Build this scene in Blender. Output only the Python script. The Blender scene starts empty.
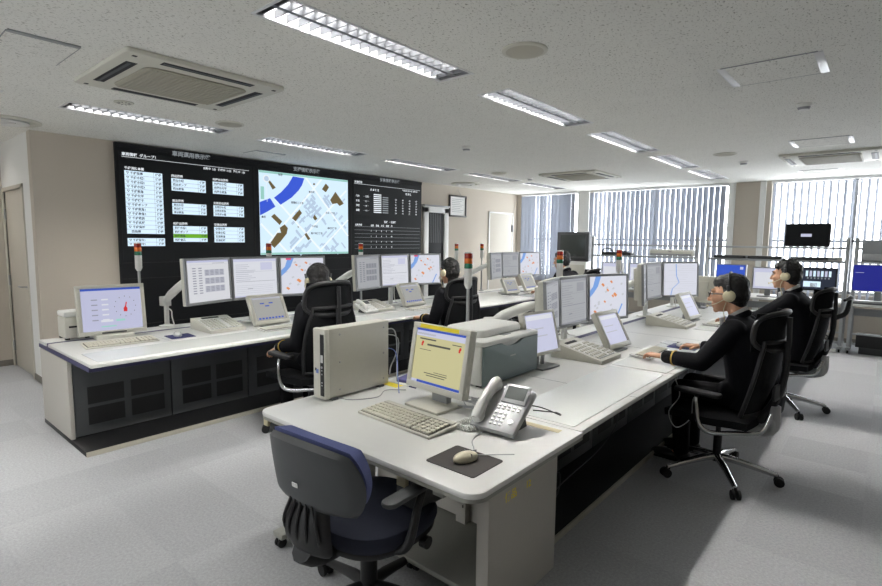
import bpy, bmesh, math, random
from mathutils import Vector, Matrix, Euler, Quaternion
random.seed(7)
C = bpy.context.scene.collection
PI = math.pi
V = Vector
def R(d): return math.radians(d)
# ------------------------------------------------------------------ materials
def lin(c):
    c = c/255
    return c/12.92 if c <= .04045 else ((c+.055)/1.055)**2.4
def rgb(r, g, b): return (lin(r), lin(g), lin(b), 1)
def mat(name, col, rough=.5, metal=0, noise=0, nscale=40, spec=.5, bump=0, coat=0, trans=0):
    m = bpy.data.materials.new(name); m.use_nodes = True
    nt = m.node_tree; p = nt.nodes['Principled BSDF']
    p.inputs['Base Color'].default_value = rgb(*col)
    p.inputs['Roughness'].default_value = rough
    p.inputs['Metallic'].default_value = metal
    p.inputs['Specular IOR Level'].default_value = spec
    if coat: p.inputs['Coat Weight'].default_value = coat; p.inputs['Coat Roughness'].default_value = .08
    if noise or bump:
        tc = nt.nodes.new('ShaderNodeTexCoord'); n = nt.nodes.new('ShaderNodeTexNoise')
        n.inputs['Scale'].default_value = nscale; n.inputs['Detail'].default_value = 3
        nt.links.new(tc.outputs['Object'], n.inputs['Vector'])
        if noise:
            mx = nt.nodes.new('ShaderNodeMix'); mx.data_type = 'RGBA'
            a = rgb(*col); k = 1-noise
            mx.inputs['A'].default_value = (a[0]*k, a[1]*k, a[2]*k, 1)
            mx.inputs['B'].default_value = tuple(min(1, x*(1+noise)) for x in a[:3])+(1,)
            nt.links.new(n.outputs['Fac'], mx.inputs['Factor']); nt.links.new(mx.outputs['Result'], p.inputs['Base Color'])
        if bump:
            b = nt.nodes.new('ShaderNodeBump'); b.inputs['Strength'].default_value = bump; b.inputs['Distance'].default_value = .002
            nt.links.new(n.outputs['Fac'], b.inputs['Height']); nt.links.new(b.outputs['Normal'], p.inputs['Normal'])
    return m
def emit(name, col, s=1.0):
    m = bpy.data.materials.new(name); m.use_nodes = True
    nt = m.node_tree; p = nt.nodes['Principled BSDF']
    p.inputs['Base Color'].default_value = (.01, .01, .01, 1); p.inputs['Roughness'].default_value = .5; p.inputs['Specular IOR Level'].default_value = .2
    p.inputs['Emission Color'].default_value = rgb(*col); p.inputs['Emission Strength'].default_value = s
    return m
M = {}
M['cream'] = mat('cream_plastic', (205, 203, 192), .45, noise=.03)
M['beige'] = mat('beige_plastic', (192, 190, 180), .5, noise=.03)
M['white'] = mat('white_plastic', (224, 224, 220), .4, noise=.02)
M['key'] = mat('keycap_plastic', (208, 204, 188), .5, noise=.03)
M['keygap'] = mat('keyboard_well', (84, 80, 70), .7)
M['greyp'] = mat('grey_plastic', (150, 152, 154), .45, noise=.03)
M['dgrey'] = mat('dark_grey_plastic', (70, 72, 74), .5, noise=.05)
M['black'] = mat('black_plastic', (22, 22, 24), .5, noise=.06)
M['rubber'] = mat('black_rubber', (16, 16, 17), .7, noise=.05)
M['meshb'] = mat('black_mesh_fabric', (17, 18, 20), .8, spec=.15, noise=.25, nscale=400, bump=.4)
M['bluefab'] = mat('blue_seat_fabric', (80, 88, 134), .9, noise=.18, nscale=300, bump=.5)
M['bluedark'] = mat('navy_seat_fabric', (36, 40, 56), .9, noise=.18, nscale=300, bump=.5)
M['chrome'] = mat('polished_aluminium', (205, 205, 205), .18, 1)
M['alu'] = mat('brushed_aluminium', (178, 180, 182), .35, .9, noise=.06)
M['silver'] = mat('silver_paint', (170, 171, 172), .4, .2)
M['desk'] = mat('desk_laminate', (216, 216, 213), .35, noise=.015, coat=.15)
M['deskedge'] = mat('desk_edge', (196, 196, 190), .5, noise=.02)
M['deskgrey'] = mat('desk_underframe', (150, 150, 142), .5, noise=.03)
M['mat_clear'] = mat('clear_desk_mat', (220, 223, 220), .12, noise=.01, spec=.4)
M['steel'] = mat('painted_steel', (186, 182, 174), .5, noise=.02)
M['purple'] = mat('violet_cloth', (96, 94, 148), .7, noise=.05)
M['band'] = mat('violet_edge_band', (64, 63, 100), .5, noise=.05)
M['navy'] = mat('navy_mat', (38, 42, 92), .7, noise=.08)
M['smoke'] = mat('smoked_acrylic', (78, 80, 82), .38, noise=.05, spec=.35)
M['vent'] = mat('vent_perforation', (34, 34, 35), .6, noise=.3, nscale=500)
M['plinth'] = mat('black_plinth', (20, 20, 21), .5, noise=.08)
M['trim'] = mat('plinth_trim', (178, 174, 160), .4, .3)
M['printerface'] = mat('teal_grey_printer_front', (118, 132, 134), .45, noise=.04)
M['wall'] = mat('wall_paint', (188, 179, 166), .8, noise=.02, nscale=60, bump=.1)
M['wallw'] = mat('white_wall_paint', (226, 226, 223), .8, noise=.02, nscale=60, bump=.1)
M['doorp'] = mat('door_paint', (192, 186, 174), .7, noise=.02)
M['doorw'] = mat('white_door_frame', (222, 222, 220), .45, noise=.02)
M['skirting'] = mat('skirting_vinyl', (120, 116, 108), .6, noise=.05)
M['acp'] = mat('air_conditioner_plastic', (208, 206, 194), .5, noise=.02)
M['acg'] = mat('air_conditioner_grille', (168, 164, 148), .6, noise=.05, nscale=200)
M['dark'] = mat('dark_slot', (24, 24, 25), .6)
M['vwall'] = mat('video_wall_black', (30, 31, 33), .6, noise=.08, spec=.2)
M['vscreen'] = mat('video_wall_screen', (30, 32, 34), .55, noise=.05, spec=.2)
M['suit'] = mat('black_suit_wool', (16, 16, 20), .85, spec=.15, noise=.2, nscale=120, bump=.3)
M['trouser'] = mat('black_trouser_wool', (13, 13, 15), .85, spec=.15, noise=.2, nscale=120, bump=.3)
M['shirt'] = mat('white_shirt', (226, 226, 226), .8, noise=.02)
M['skin'] = mat('skin', (206, 158, 128), .5, noise=.06, nscale=30, spec=.35)
M['hair'] = mat('black_hair', (20, 18, 18), .5, noise=.35, nscale=140, bump=.8)
M['eye'] = mat('eye_white', (225, 222, 216), .3)
M['pupil'] = mat('eye_iris', (30, 22, 18), .25)
M['lip'] = mat('lips', (172, 112, 98), .5)
M['gold'] = mat('gold_braid', (212, 178, 82), .4, .5)
M['headset'] = mat('cream_headset', (214, 204, 172), .5, noise=.03)
M['shoe'] = mat('black_shoe_leather', (18, 18, 18), .3)
M['mpad'] = mat('black_mouse_mat', (58, 54, 52), .7, noise=.06)
M['mouse'] = mat('beige_mouse', (212, 204, 180), .4)
M['cord'] = mat('grey_cord', (176, 178, 180), .5)
M['cordb'] = mat('black_cord', (28, 28, 28), .5)
M['cordblue'] = mat('blue_cord', (110, 130, 190), .5)
M['yellow'] = mat('yellow_label', (240, 220, 50), .6)
M['tan'] = mat('tan_tape', (206, 196, 160), .6)
M['paper'] = mat('paper', (226, 226, 224), .7, noise=.02)
M['red'] = mat('red_lens', (150, 34, 22), .25, coat=.4)
M['orange'] = mat('amber_lens', (212, 104, 30), .25, coat=.4)
M['green'] = mat('green_lens', (40, 108, 78), .25, coat=.4)
M['brown'] = mat('dark_wood_frame', (46, 40, 36), .4)
M['lcdoff'] = mat('lcd_off', (22, 23, 25), .4, spec=.15)
M['lcdgrey'] = mat('lcd_segment_display', (70, 76, 73), .3)
M['crt'] = mat('crt_glass', (72, 76, 74), .12)
M['reflector'] = mat('louver_reflector', (104, 106, 110), .35, .5)
M['housing'] = mat('fixture_housing', (150, 151, 154), .4, .4)
M['ceilmetal'] = mat('ceiling_trim_metal', (226, 226, 226), .35, .3)
M['speaker'] = mat('speaker_grille', (186, 182, 168), .7, noise=.15, nscale=500)
# ceiling board with dark fissures
def ceiling_mat():
    m = bpy.data.materials.new('rock_wool_ceiling'); m.use_nodes = True; nt = m.node_tree; N = nt.nodes; L = nt.links
    p = N['Principled BSDF']; p.inputs['Roughness'].default_value = .9; p.inputs['Specular IOR Level'].default_value = .1
    tc = N.new('ShaderNodeTexCoord'); mp = N.new('ShaderNodeMapping'); mp.inputs['Scale'].default_value = (1, .55, 1)
    n1 = N.new('ShaderNodeTexNoise'); n1.inputs['Scale'].default_value = 105; n1.inputs['Detail'].default_value = 2; n1.inputs['Roughness'].default_value = .6; n1.inputs['Distortion'].default_value = .6
    r = N.new('ShaderNodeValToRGB'); r.color_ramp.elements[0].position = .585; r.color_ramp.elements[1].position = .69
    r.color_ramp.elements[0].color = (0, 0, 0, 1); r.color_ramp.elements[1].color = (1, 1, 1, 1)
    n2 = N.new('ShaderNodeTexNoise'); n2.inputs['Scale'].default_value = 6
    base = N.new('ShaderNodeMix'); base.data_type = 'RGBA'; base.inputs['A'].default_value = rgb(236, 235, 229); base.inputs['B'].default_value = rgb(243, 242, 236)
    mx = N.new('ShaderNodeMix'); mx.data_type = 'RGBA'; mx.inputs['B'].default_value = rgb(172, 169, 160)
    L.new(tc.outputs['Object'], mp.inputs['Vector']); L.new(mp.outputs['Vector'], n1.inputs['Vector']); L.new(tc.outputs['Object'], n2.inputs['Vector'])
    L.new(n1.outputs['Fac'], r.inputs['Fac']); L.new(n2.outputs['Fac'], base.inputs['Factor'])
    L.new(r.outputs['Color'], mx.inputs['Factor']); L.new(base.outputs['Result'], mx.inputs['A']); L.new(mx.outputs['Result'], p.inputs['Base Color'])
    return m
def carpet_mat():
    m = bpy.data.materials.new('carpet_tiles'); m.use_nodes = True; nt = m.node_tree; N = nt.nodes; L = nt.links
    p = N['Principled BSDF']; p.inputs['Roughness'].default_value = .85; p.inputs['Specular IOR Level'].default_value = .3
    tc = N.new('ShaderNodeTexCoord')
    sc = N.new('ShaderNodeVectorMath'); sc.operation = 'SCALE'; sc.inputs['Scale'].default_value = 2
    fl = N.new('ShaderNodeVectorMath'); fl.operation = 'FLOOR'
    wn = N.new('ShaderNodeTexWhiteNoise'); wn.noise_dimensions = '2D'
    L.new(tc.outputs['Object'], sc.inputs[0]); L.new(sc.outputs['Vector'], fl.inputs[0]); L.new(fl.outputs['Vector'], wn.inputs['Vector'])
    n = N.new('ShaderNodeTexNoise'); n.inputs['Scale'].default_value = 260; n.inputs['Detail'].default_value = 4
    L.new(tc.outputs['Object'], n.inputs['Vector'])
    n3 = N.new('ShaderNodeTexNoise'); n3.inputs['Scale'].default_value = 75; n3.inputs['Detail'].default_value = 3
    L.new(tc.outputs['Object'], n3.inputs['Vector'])
    a = N.new('ShaderNodeMix'); a.data_type = 'RGBA'; a.inputs['A'].default_value = rgb(161, 162, 164); a.inputs['B'].default_value = rgb(172, 173, 175)
    L.new(wn.outputs['Value'], a.inputs['Factor'])
    av = N.new('ShaderNodeMath'); av.operation = 'ADD'
    L.new(n.outputs['Fac'], av.inputs[0]); L.new(n3.outputs['Fac'], av.inputs[1])
    mr = N.new('ShaderNodeMapRange'); mr.inputs['From Min'].default_value = .6; mr.inputs['From Max'].default_value = 1.4; mr.inputs['To Min'].default_value = .74; mr.inputs['To Max'].default_value = 1.22
    L.new(av.outputs[0], mr.inputs['Value'])
    b = N.new('ShaderNodeVectorMath'); b.operation = 'SCALE'
    L.new(a.outputs['Result'], b.inputs[0]); L.new(mr.outputs['Result'], b.inputs['Scale'])
    L.new(b.outputs['Vector'], p.inputs['Base Color'])
    bp = N.new('ShaderNodeBump'); bp.inputs['Strength'].default_value = .35; bp.inputs['Distance'].default_value = .003
    L.new(n.outputs['Fac'], bp.inputs['Height']); L.new(bp.outputs['Normal'], p.inputs['Normal'])
    return m
def slat_mat():
    m = bpy.data.materials.new('blind_fabric'); m.use_nodes = True; nt = m.node_tree; N = nt.nodes; L = nt.links
    d = N.new('ShaderNodeBsdfDiffuse'); d.inputs['Color'].default_value = rgb(158, 162, 170)
    t = N.new('ShaderNodeBsdfTranslucent'); t.inputs['Color'].default_value = rgb(176, 186, 204)
    mx = N.new('ShaderNodeMixShader'); mx.inputs['Fac'].default_value = .12
    L.new(d.outputs[0], mx.inputs[1]); L.new(t.outputs[0], mx.inputs[2]); L.new(mx.outputs[0], N['Material Output'].inputs['Surface'])
    return m
def glass_mat(name, tint=(1, 1, 1, 1), fac=.06):
    m = bpy.data.materials.new(name); m.use_nodes = True; nt = m.node_tree; N = nt.nodes; L = nt.links
    t = N.new('ShaderNodeBsdfTransparent'); t.inputs['Color'].default_value = tint
    g = N.new('ShaderNodeBsdfGlossy'); g.inputs['Roughness'].default_value = .02
    mx = N.new('ShaderNodeMixShader'); mx.inputs['Fac'].default_value = fac
    L.new(t.outputs[0], mx.inputs[1]); L.new(g.outputs[0], mx.inputs[2]); L.new(mx.outputs[0], N['Material Output'].inputs['Surface'])
    return m
M['ceiling'] = ceiling_mat(); M['carpet'] = carpet_mat(); M['slat'] = slat_mat(); M['glass'] = glass_mat('window_glass')
# lit displays
E = {}
for k, c, s in (('bg', (226, 228, 236), 1), ('form', (222, 223, 228), 1), ('grey', (176, 178, 182), .9), ('lilac', (196, 198, 226), 1), ('mark', (150, 152, 166), 1),
                ('mark2', (188, 190, 202), 1), ('blue', (128, 170, 236), 1), ('orange', (234, 152, 92), 1), ('mapbg', (226, 228, 240), 1), ('road', (206, 208, 216), 1), ('pink', (236, 90, 130), 1),
                ('vblue', (52, 84, 206), 1), ('vmap', (203, 226, 242), 1.05), ('vbuild', (98, 84, 52), 1), ('vlist', (208, 230, 246), 1.08), ('vtext', (38, 44, 58), 1), ('vwhite', (226, 232, 236), 1),
                ('vgrey', (132, 138, 142), 1), ('vgreen', (104, 168, 34), 1), ('vroad', (226, 236, 244), 1.05), ('vblock', (176, 196, 218), 1), ('beige', (206, 200, 152), 1), ('bar', (56, 86, 190), 1), ('deepblue', (38, 44, 142), 1),
                ('bluescr', (58, 92, 206), 1), ('red', (214, 40, 40), 1), ('txt', (84, 84, 78), 1), ('teal', (160, 216, 206), 1), ('tabgrey', (176, 176, 172), .9), ('pale', (206, 208, 232), 1), ('dim', (166, 168, 172), 1), ('dim2', (148, 150, 156), 1), ('dim3', (120, 122, 132), 1)):  # dim colours have the light loss of panels viewed aslant put into them
    E[k] = emit('display_'+k, c, s*(1.05 if k[0] == 'v' else .86))
E['tube'] = emit('fluorescent_tube', (255, 252, 246), 1.3)
# ------------------------------------------------------------------ mesh builder
class MB:
    def __init__(s): s.bm = bmesh.new(); s.m = 0
    def _setm(s, fs, m):
        for f in fs: f.material_index = m
    def box(s, x0, x1, y0, y1, z0, z1, m=0, bv=0, seg=2, mx=None):
        b = bmesh.new()
        bmesh.ops.create_cube(b, size=1, matrix=Matrix.Translation(((x0+x1)/2, (y0+y1)/2, (z0+z1)/2)) @ Matrix.Diagonal((abs(x1-x0), abs(y1-y0), abs(z1-z0), 1)))
        if bv: bmesh.ops.bevel(b, geom=b.edges[:], offset=min(bv, .49*min(abs(x1-x0), abs(y1-y0), abs(z1-z0))), segments=seg, profile=.5, affect='EDGES', clamp_overlap=True)
        return s.merge(b, m, mx)
    def merge(s, b, m=0, mx=None):
        if mx is not None: b.transform(mx)
        vm = [s.bm.verts.new(v.co) for v in b.verts]; b.verts.index_update()
        for f in b.faces:
            try:
                nf = s.bm.faces.new([vm[v.index] for v in f.verts]); nf.material_index = m
            except ValueError: pass
        b.free(); return s
    def prism(s, pts, h0, h1, m=0, mx=None, bv=0):
        """polygon in local xy extruded z h0..h1"""
        b = bmesh.new()
        lo = [b.verts.new((p[0], p[1], h0)) for p in pts]; hi = [b.verts.new((p[0], p[1], h1)) for p in pts]
        n = len(pts); b.faces.new(lo[::-1]); b.faces.new(hi)
        for i in range(n): b.faces.new((lo[i], lo[(i+1) % n], hi[(i+1) % n], hi[i]))
        bmesh.ops.recalc_face_normals(b, faces=b.faces[:])
        if bv: bmesh.ops.bevel(b, geom=[e for e in b.edges if abs(e.verts[0].co.z-e.verts[1].co.z) < 1e-6], offset=bv, segments=2, profile=.5, affect='EDGES')
        return s.merge(b, m, mx)
    def tube(s, pts, r, m=0, seg=8, smooth=0, cap=True, flat=1.0):
        pts = [V(p) for p in pts]; rs = list(r) if isinstance(r, (list, tuple)) else [r]*len(pts)
        if smooth: pts, rs = catmull(pts, rs, smooth)
        n = len(pts); rings = []
        t0 = (pts[1]-pts[0]).normalized(); up = V((0, 0, 1)) if abs(t0.z) < .9 else V((1, 0, 0))
        nx = t0.cross(up).normalized()
        for i in range(n):
            t = (pts[min(i+1, n-1)]-pts[max(i-1, 0)]).normalized()
            nx = (nx-t*nx.dot(t)); nx = nx.normalized() if nx.length > 1e-6 else t.orthogonal().normalized()
            ny = t.cross(nx)
            rings.append([s.bm.verts.new(pts[i]+(nx*math.cos(2*PI*k/seg)+ny*math.sin(2*PI*k/seg)*flat)*rs[i]) for k in range(seg)])
        for i in range(n-1):
            for k in range(seg):
                f = s.bm.faces.new((rings[i][k], rings[i][(k+1) % seg], rings[i+1][(k+1) % seg], rings[i+1][k])); f.material_index = m
        if cap:
            f = s.bm.faces.new(rings[0][::-1]); f.material_index = m
            f = s.bm.faces.new(rings[-1]); f.material_index = m
        return s
    def cyl(s, p0, p1, r0, r1=None, m=0, seg=20):
        return s.tube([p0, p1], [r0, r0 if r1 is None else r1], m, seg)
    def lathe(s, prof, m=0, seg=24, mx=None):
        """prof = [(r, z)...] about z"""
        b = bmesh.new(); rings = []
        for r, z in prof:
            rings.append([b.verts.new((max(r, 1e-5)*math.cos(2*PI*k/seg), max(r, 1e-5)*math.sin(2*PI*k/seg), z)) for k in range(seg)])
        for i in range(len(prof)-1):
            for k in range(seg): b.faces.new((rings[i][k], rings[i][(k+1) % seg], rings[i+1][(k+1) % seg], rings[i+1][k]))
        b.faces.new(rings[0][::-1]); b.faces.new(rings[-1])
        return s.merge(b, m, mx)
    def ball(s, c, r, m=0, mx=None, u=16, v=12):
        b = bmesh.new(); r = (r, r, r) if not isinstance(r, (tuple, list)) else r
        bmesh.ops.create_uvsphere(b, u_segments=u, v_segments=v, radius=1, matrix=Matrix.Translation(c) @ (mx or Matrix()) @ Matrix.Diagonal((*r, 1)))
        return s.merge(b, m)
    def cone(s, a, b_, ra, rb, m=0):
        """round cone (ends are balls)"""
        s.ball(a, ra, m); s.ball(b_, rb, m); return s.cyl(a, b_, ra, rb, m, 14)
    def chain(s, pts, rs):
        for i in range(len(pts)-1): s.cone(pts[i], pts[i+1], rs[i], rs[i+1])
        return s
    def xf(s, mx): s.bm.transform(mx); return s
    def mesh(s, name, mats):
        me = bpy.data.meshes.new(name)
        bmesh.ops.recalc_face_normals(s.bm, faces=s.bm.faces[:])
        s.bm.to_mesh(me); s.bm.free()
        for m in (mats if isinstance(mats, (list, tuple)) else [mats]): me.materials.append(m)
        return me
    def build(s, name, mats, parent=None, smooth=True, loc=None, rot=None, label=None, kind=None):
        me = s.mesh(name, mats); return link(name, me, parent, smooth, loc, rot, label, kind)
def link(name, me, parent=None, smooth=True, loc=None, rot=None, label=None, kind=None):
    if smooth and len(me.polygons):
        me.polygons.foreach_set('use_smooth', [True]*len(me.polygons)); me.set_sharp_from_angle(angle=R(38))
    o = bpy.data.objects.new(name, me); C.objects.link(o); o.parent = parent
    if loc is not None: o.location = loc
    if rot is not None: o.rotation_euler = rot
    if label: o['label'] = label
    if kind: o['kind'] = kind
    return o
def catmull(pts, rs, k):
    P = [pts[0]*2-pts[1]]+pts+[pts[-1]*2-pts[-2]]; out = []; ro = []
    for i in range(len(pts)-1):
        a, b, c, d = P[i:i+4]
        for j in range(k):
            t = j/k
            out.append(.5*((2*b)+(c-a)*t+(2*a-5*b+4*c-d)*t*t+(3*b-a-3*c+d)*t**3)); ro.append(rs[i]*(1-t)+rs[i+1]*t)
    return out+[pts[-1]], ro+[rs[-1]]
def thing(name, label, cat, loc=(0, 0, 0), rz=0, group=None):
    o = bpy.data.objects.new(name, None); C.objects.link(o); o.empty_display_size = .1
    o.location = loc; o.rotation_euler = (0, 0, R(rz)); return tag(o, label, cat, group)
def tag(o, label, cat, group=None):
    o['label'] = label; o['category'] = cat
    if group: o['group'] = group
    return o
KIDS = {}
def kids(o): return [c for c in bpy.data.objects if c.parent == o]
def dup(o, loc, rz, label, group=None, parent=None):
    c = o.copy(); C.objects.link(c)
    if parent is None:
        c.location = loc; c.rotation_euler = (0, 0, R(rz)); c['label'] = label
        if group: c['group'] = group
    else: c.parent = parent
    for ch in kids(o): dup(ch, None, None, None, None, c)
    return c
def struct(o): o['kind'] = 'structure'; return o
def remesh(name, mb, m, vox, parent, smooth=2, noise=0, label=None):
    """union of the overlapping shapes as one continuous skin"""
    me = mb.mesh(name, m); o = bpy.data.objects.new('tmp', me); C.objects.link(o)
    r = o.modifiers.new('r', 'REMESH'); r.mode = 'VOXEL'; r.voxel_size = vox
    s = o.modifiers.new('s', 'SMOOTH'); s.factor = .5; s.iterations = smooth
    if noise:
        t = bpy.data.textures.new('n', 'CLOUDS'); t.noise_scale = noise[1]
        d = o.modifiers.new('d', 'DISPLACE'); d.texture = t; d.strength = noise[0]; d.mid_level = .5
    dg = bpy.context.evaluated_depsgraph_get(); dg.update()
    nm = bpy.data.meshes.new_from_object(o.evaluated_get(dg)); nm.name = name
    bpy.data.objects.remove(o); 
    nm.materials.clear(); nm.materials.append(m)
    nm.polygons.foreach_set('use_smooth', [True]*len(nm.polygons))
    n = bpy.data.objects.new(name, nm); C.objects.link(n); n.parent = parent
    if label: n['label'] = label
    return n
def text_obj(lines, m, parent, name='lettering'):
    """lines: (string, size, Matrix, align). one mesh of lettering"""
    bm = bmesh.new()
    for st, size, mx, al in lines:
        cu = bpy.data.curves.new('t', 'FONT'); cu.body = st; cu.size = size; cu.align_x = al; cu.resolution_u = 1; cu.offset = size*.022
        o = bpy.data.objects.new('t', cu); C.objects.link(o)
        dg = bpy.context.evaluated_depsgraph_get(); dg.update()
        me = bpy.data.meshes.new_from_object(o.evaluated_get(dg)); me.transform(mx); bm.from_mesh(me)
        bpy.data.objects.remove(o); bpy.data.curves.remove(cu); bpy.data.meshes.remove(me)
    me = bpy.data.meshes.new(name); bm.to_mesh(me); bm.free(); me.materials.append(m)
    return link(name, me, parent, False)
def rrect(x0, x1, y0, y1, r, n=6, which=(1, 1, 1, 1)):
    out = []
    for (cx, cy, a, w) in ((x1-r, y1-r, 0, which[0]), (x0+r, y1-r, 90, which[1]), (x0+r, y0+r, 180, which[2]), (x1-r, y0+r, 270, which[3])):
        if w:
            for i in range(n+1): t = R(a+90*i/n); out.append((cx+r*math.cos(t), cy+r*math.sin(t)))
        else: out.append((cx+r*(1 if a in (0, 270) else -1), cy+r*(1 if a in (0, 90) else -1)))
    return out
RX = lambda d: Matrix.Rotation(R(d), 4, 'X')
RY = lambda d: Matrix.Rotation(R(d), 4, 'Y')
RZ = lambda d: Matrix.Rotation(R(d), 4, 'Z')
T = lambda x, y, z: Matrix.Translation((x, y, z))
# ------------------------------------------------------------------ room
LAMP_W, SPREAD, SKY = 10.5, 50, 10.5
CH = 2.6; WX = -6.57; FY = 10.4; RXW = 3.4; BY = -3.4; AX = -7.95; SY = 1.4
mb = MB(); mb.box(AX-.1, RXW+.1, BY-.1, FY+.3, -.08, 0); struct(mb.build('floor', M['carpet'], smooth=False))
LX = [-7.45, -5.1, -2.2]; LY = {-7.45: [-.1], -5.1: [-2.17, -.42, 1.33, 3.09, 4.9, 6.66, 8.36], -2.2: [-2.14, -.38, 1.38, 3.14, 4.93, 6.65, 8.3]}
LW, LL = .125, 1.33
holes = [(x-LW, x+LW, y, y+LL) for x in LX for y in LY[x]]
xs = sorted({AX, RXW} | {h[0] for h in holes} | {h[1] for h in holes}); ys = sorted({BY, FY+.1} | {h[2] for h in holes} | {h[3] for h in holes})
bm = bmesh.new(); vv = {}
def gv(x, y):
    if (x, y) not in vv: vv[(x, y)] = bm.verts.new((x, y, CH))
    return vv[(x, y)]
for i in range(len(xs)-1):
    for j in range(len(ys)-1):
        cx, cy = (xs[i]+xs[i+1])/2, (ys[j]+ys[j+1])/2
        if any(h[0] < cx < h[1] and h[2] < cy < h[3] for h in holes): continue
        bm.faces.new((gv(xs[i], ys[j]), gv(xs[i], ys[j+1]), gv(xs[i+1], ys[j+1]), gv(xs[i+1], ys[j])))
me = bpy.data.meshes.new('ceiling'); bm.to_mesh(me); bm.free(); me.materials.append(M['ceiling'])
struct(link('ceiling', me, None, False))
def wall(name, *boxes, m='wall'):
    mb = MB()
    for b in boxes: mb.box(*b)
    return struct(mb.build(name, M[m], smooth=False))
wall('wall_left', (WX-.12, WX, SY, FY+.1, 0, CH))
wall('wall_step', (AX, -7.88, SY, SY+.1, 0, CH), (-7.88, -7.0, SY, SY+.1, 2.06, CH), (-7.0, WX-.12, SY, SY+.1, 0, CH), m='wallw')
wall('wall_alcove', (AX-.1, AX, BY, SY+.1, 0, CH))
wall('wall_right', (RXW, RXW+.1, BY, FY+.1, 0, CH))
wall('wall_back', (AX-.1, RXW+.1, BY-.1, BY, 0, 1.3), (AX-.1, RXW+.1, BY-.1, BY, 2.1, CH), (AX-.1, -5.6, BY-.1, BY, 1.3, 2.1), (-2.0, RXW+.1, BY-.1, BY, 1.3, 2.1))
SILL = .76
wins = [(-6.42, -5.06), (-4.78, -2.2), (-1.56, 2.9)]
bx = [(WX, RXW, FY, FY+.15, 0, SILL)]
e0 = WX
for a, b in wins: bx.append((e0, a, FY, FY+.15, SILL, CH)); e0 = b
bx.append((e0, RXW, FY, FY+.15, SILL, CH))
wall('wall_far', *bx)
# white pillar casings beside the windows
for n, (a, b) in enumerate(((-5.06, -4.8), (-2.2, -2.1), (-1.74, -1.64))):
    mb = MB(); mb.box(a+.01, b, FY-.03, FY, .0, CH, bv=.004); struct(mb.build(f'trim_{n+1}', M['wallw']))
def skirt(name, *b):
    mb = MB()
    for q in b: mb.box(*q, bv=.003)
    struct(mb.build(name, M['skirting']))
skirt('baseboard_left', (WX, WX+.012, SY-.012, 2.12, 0, .07), (WX, WX+.012, 7.9, 9.25, 0, .07))
skirt('baseboard_alcove', (AX, AX+.012, BY, SY, 0, .07)); skirt('baseboard_far', (WX, RXW, FY-.012, FY, 0, .07))
skirt('baseboard_step', (-6.96, WX, SY-.012, SY, 0, .07)); skirt('baseboard_right', (RXW-.012, RXW, BY, FY, 0, .07))
# windows: frames and panes
for n, (a, b) in enumerate(wins):
    mb = MB(); y0, y1 = FY+.06, FY+.11
    mb.box(a, b, y0, y1, SILL, SILL+.05); mb.box(a, b, y0, y1, CH-.05, CH); mb.box(a, b, y0, y1, 1.58, 1.62)
    k = max(1, round((b-a)/1.25))
    for i in range(k+1): x = a+(b-a)*i/k; mb.box(x-.025, x+.025, y0, y1, SILL, CH)
    f = struct(mb.build(f'window_{n+1}', M['alu'], smooth=False))
    mb = MB(); mb.box(a, b, FY+.08, FY+.086, SILL, CH); mb.build('pane', M['glass'], f, False)
    l = bpy.data.lights.new('daylight_portal', 'AREA'); l.shape = 'RECTANGLE'; l.size = b-a; l.size_y = CH-SILL; l.cycles.is_portal = True
    o = bpy.data.objects.new('daylight_portal', l); C.objects.link(o); o.location = ((a+b)/2, FY+.2, (SILL+CH)/2); o.rotation_euler = (R(-90), 0, 0)
# unseen window added behind the camera to brighten the ceiling and near faces
mb = MB(); [mb.box(-5.6+1.2*i-.03, -5.6+1.2*i+.03, BY-.08, BY-.02, 1.3, 2.1) for i in range(4)]; mb.box(-5.6, -2, BY-.08, BY-.02, 1.3, 1.36); mb.box(-5.6, -2, BY-.08, BY-.02, 2.04, 2.1)
f = struct(mb.build('window_4', M['alu'], smooth=False)); MB().box(-5.6, -2, BY-.05, BY-.045, 1.3, 2.1).build('pane', M['glass'], f, False)
l = bpy.data.lights.new('daylight_portal', 'AREA'); l.shape = 'RECTANGLE'; l.size = 3.6; l.size_y = .8; l.cycles.is_portal = True
o = bpy.data.objects.new('daylight_portal', l); C.objects.link(o); o.location = (-3.8, BY-.15, 1.7); o.rotation_euler = (R(90), 0, 0)
# vertical blinds
blab = ['grey vertical blind in the left window beside the corner', 'grey vertical blind in the wide middle window behind the rack', 'bright vertical blind in the right window, daylight between its slats']
sl = MB(); sl.box(-.045, .045, -.0006, .0006, .0, 1.87, mx=RZ(63)); slm = sl.mesh('slat', M['slat'])
for n, (a, b) in enumerate(wins):
    t = thing('vertical_blind', blab[n], 'blind', (a, FY-.055, 0), 0, None)
    MB().box(.0, b-a, -.02, .02, CH-.045, CH-.002, bv=.004).build('headrail', M['ceilmetal'], t)
    k = int((b-a-.01)/.094)
    for i in range(k):
        o = bpy.data.objects.new('slat', slm); C.objects.link(o); o.parent = t; o.location = (.05+i*.094, 0, .675)
        o.rotation_euler = (0, 0, R((2 if i in (3, 4, 6, 7) else -13, -2 if i in (1, 2, 3) else -12-.6*i, 6)[n]+random.uniform(-5, 5)))
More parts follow.
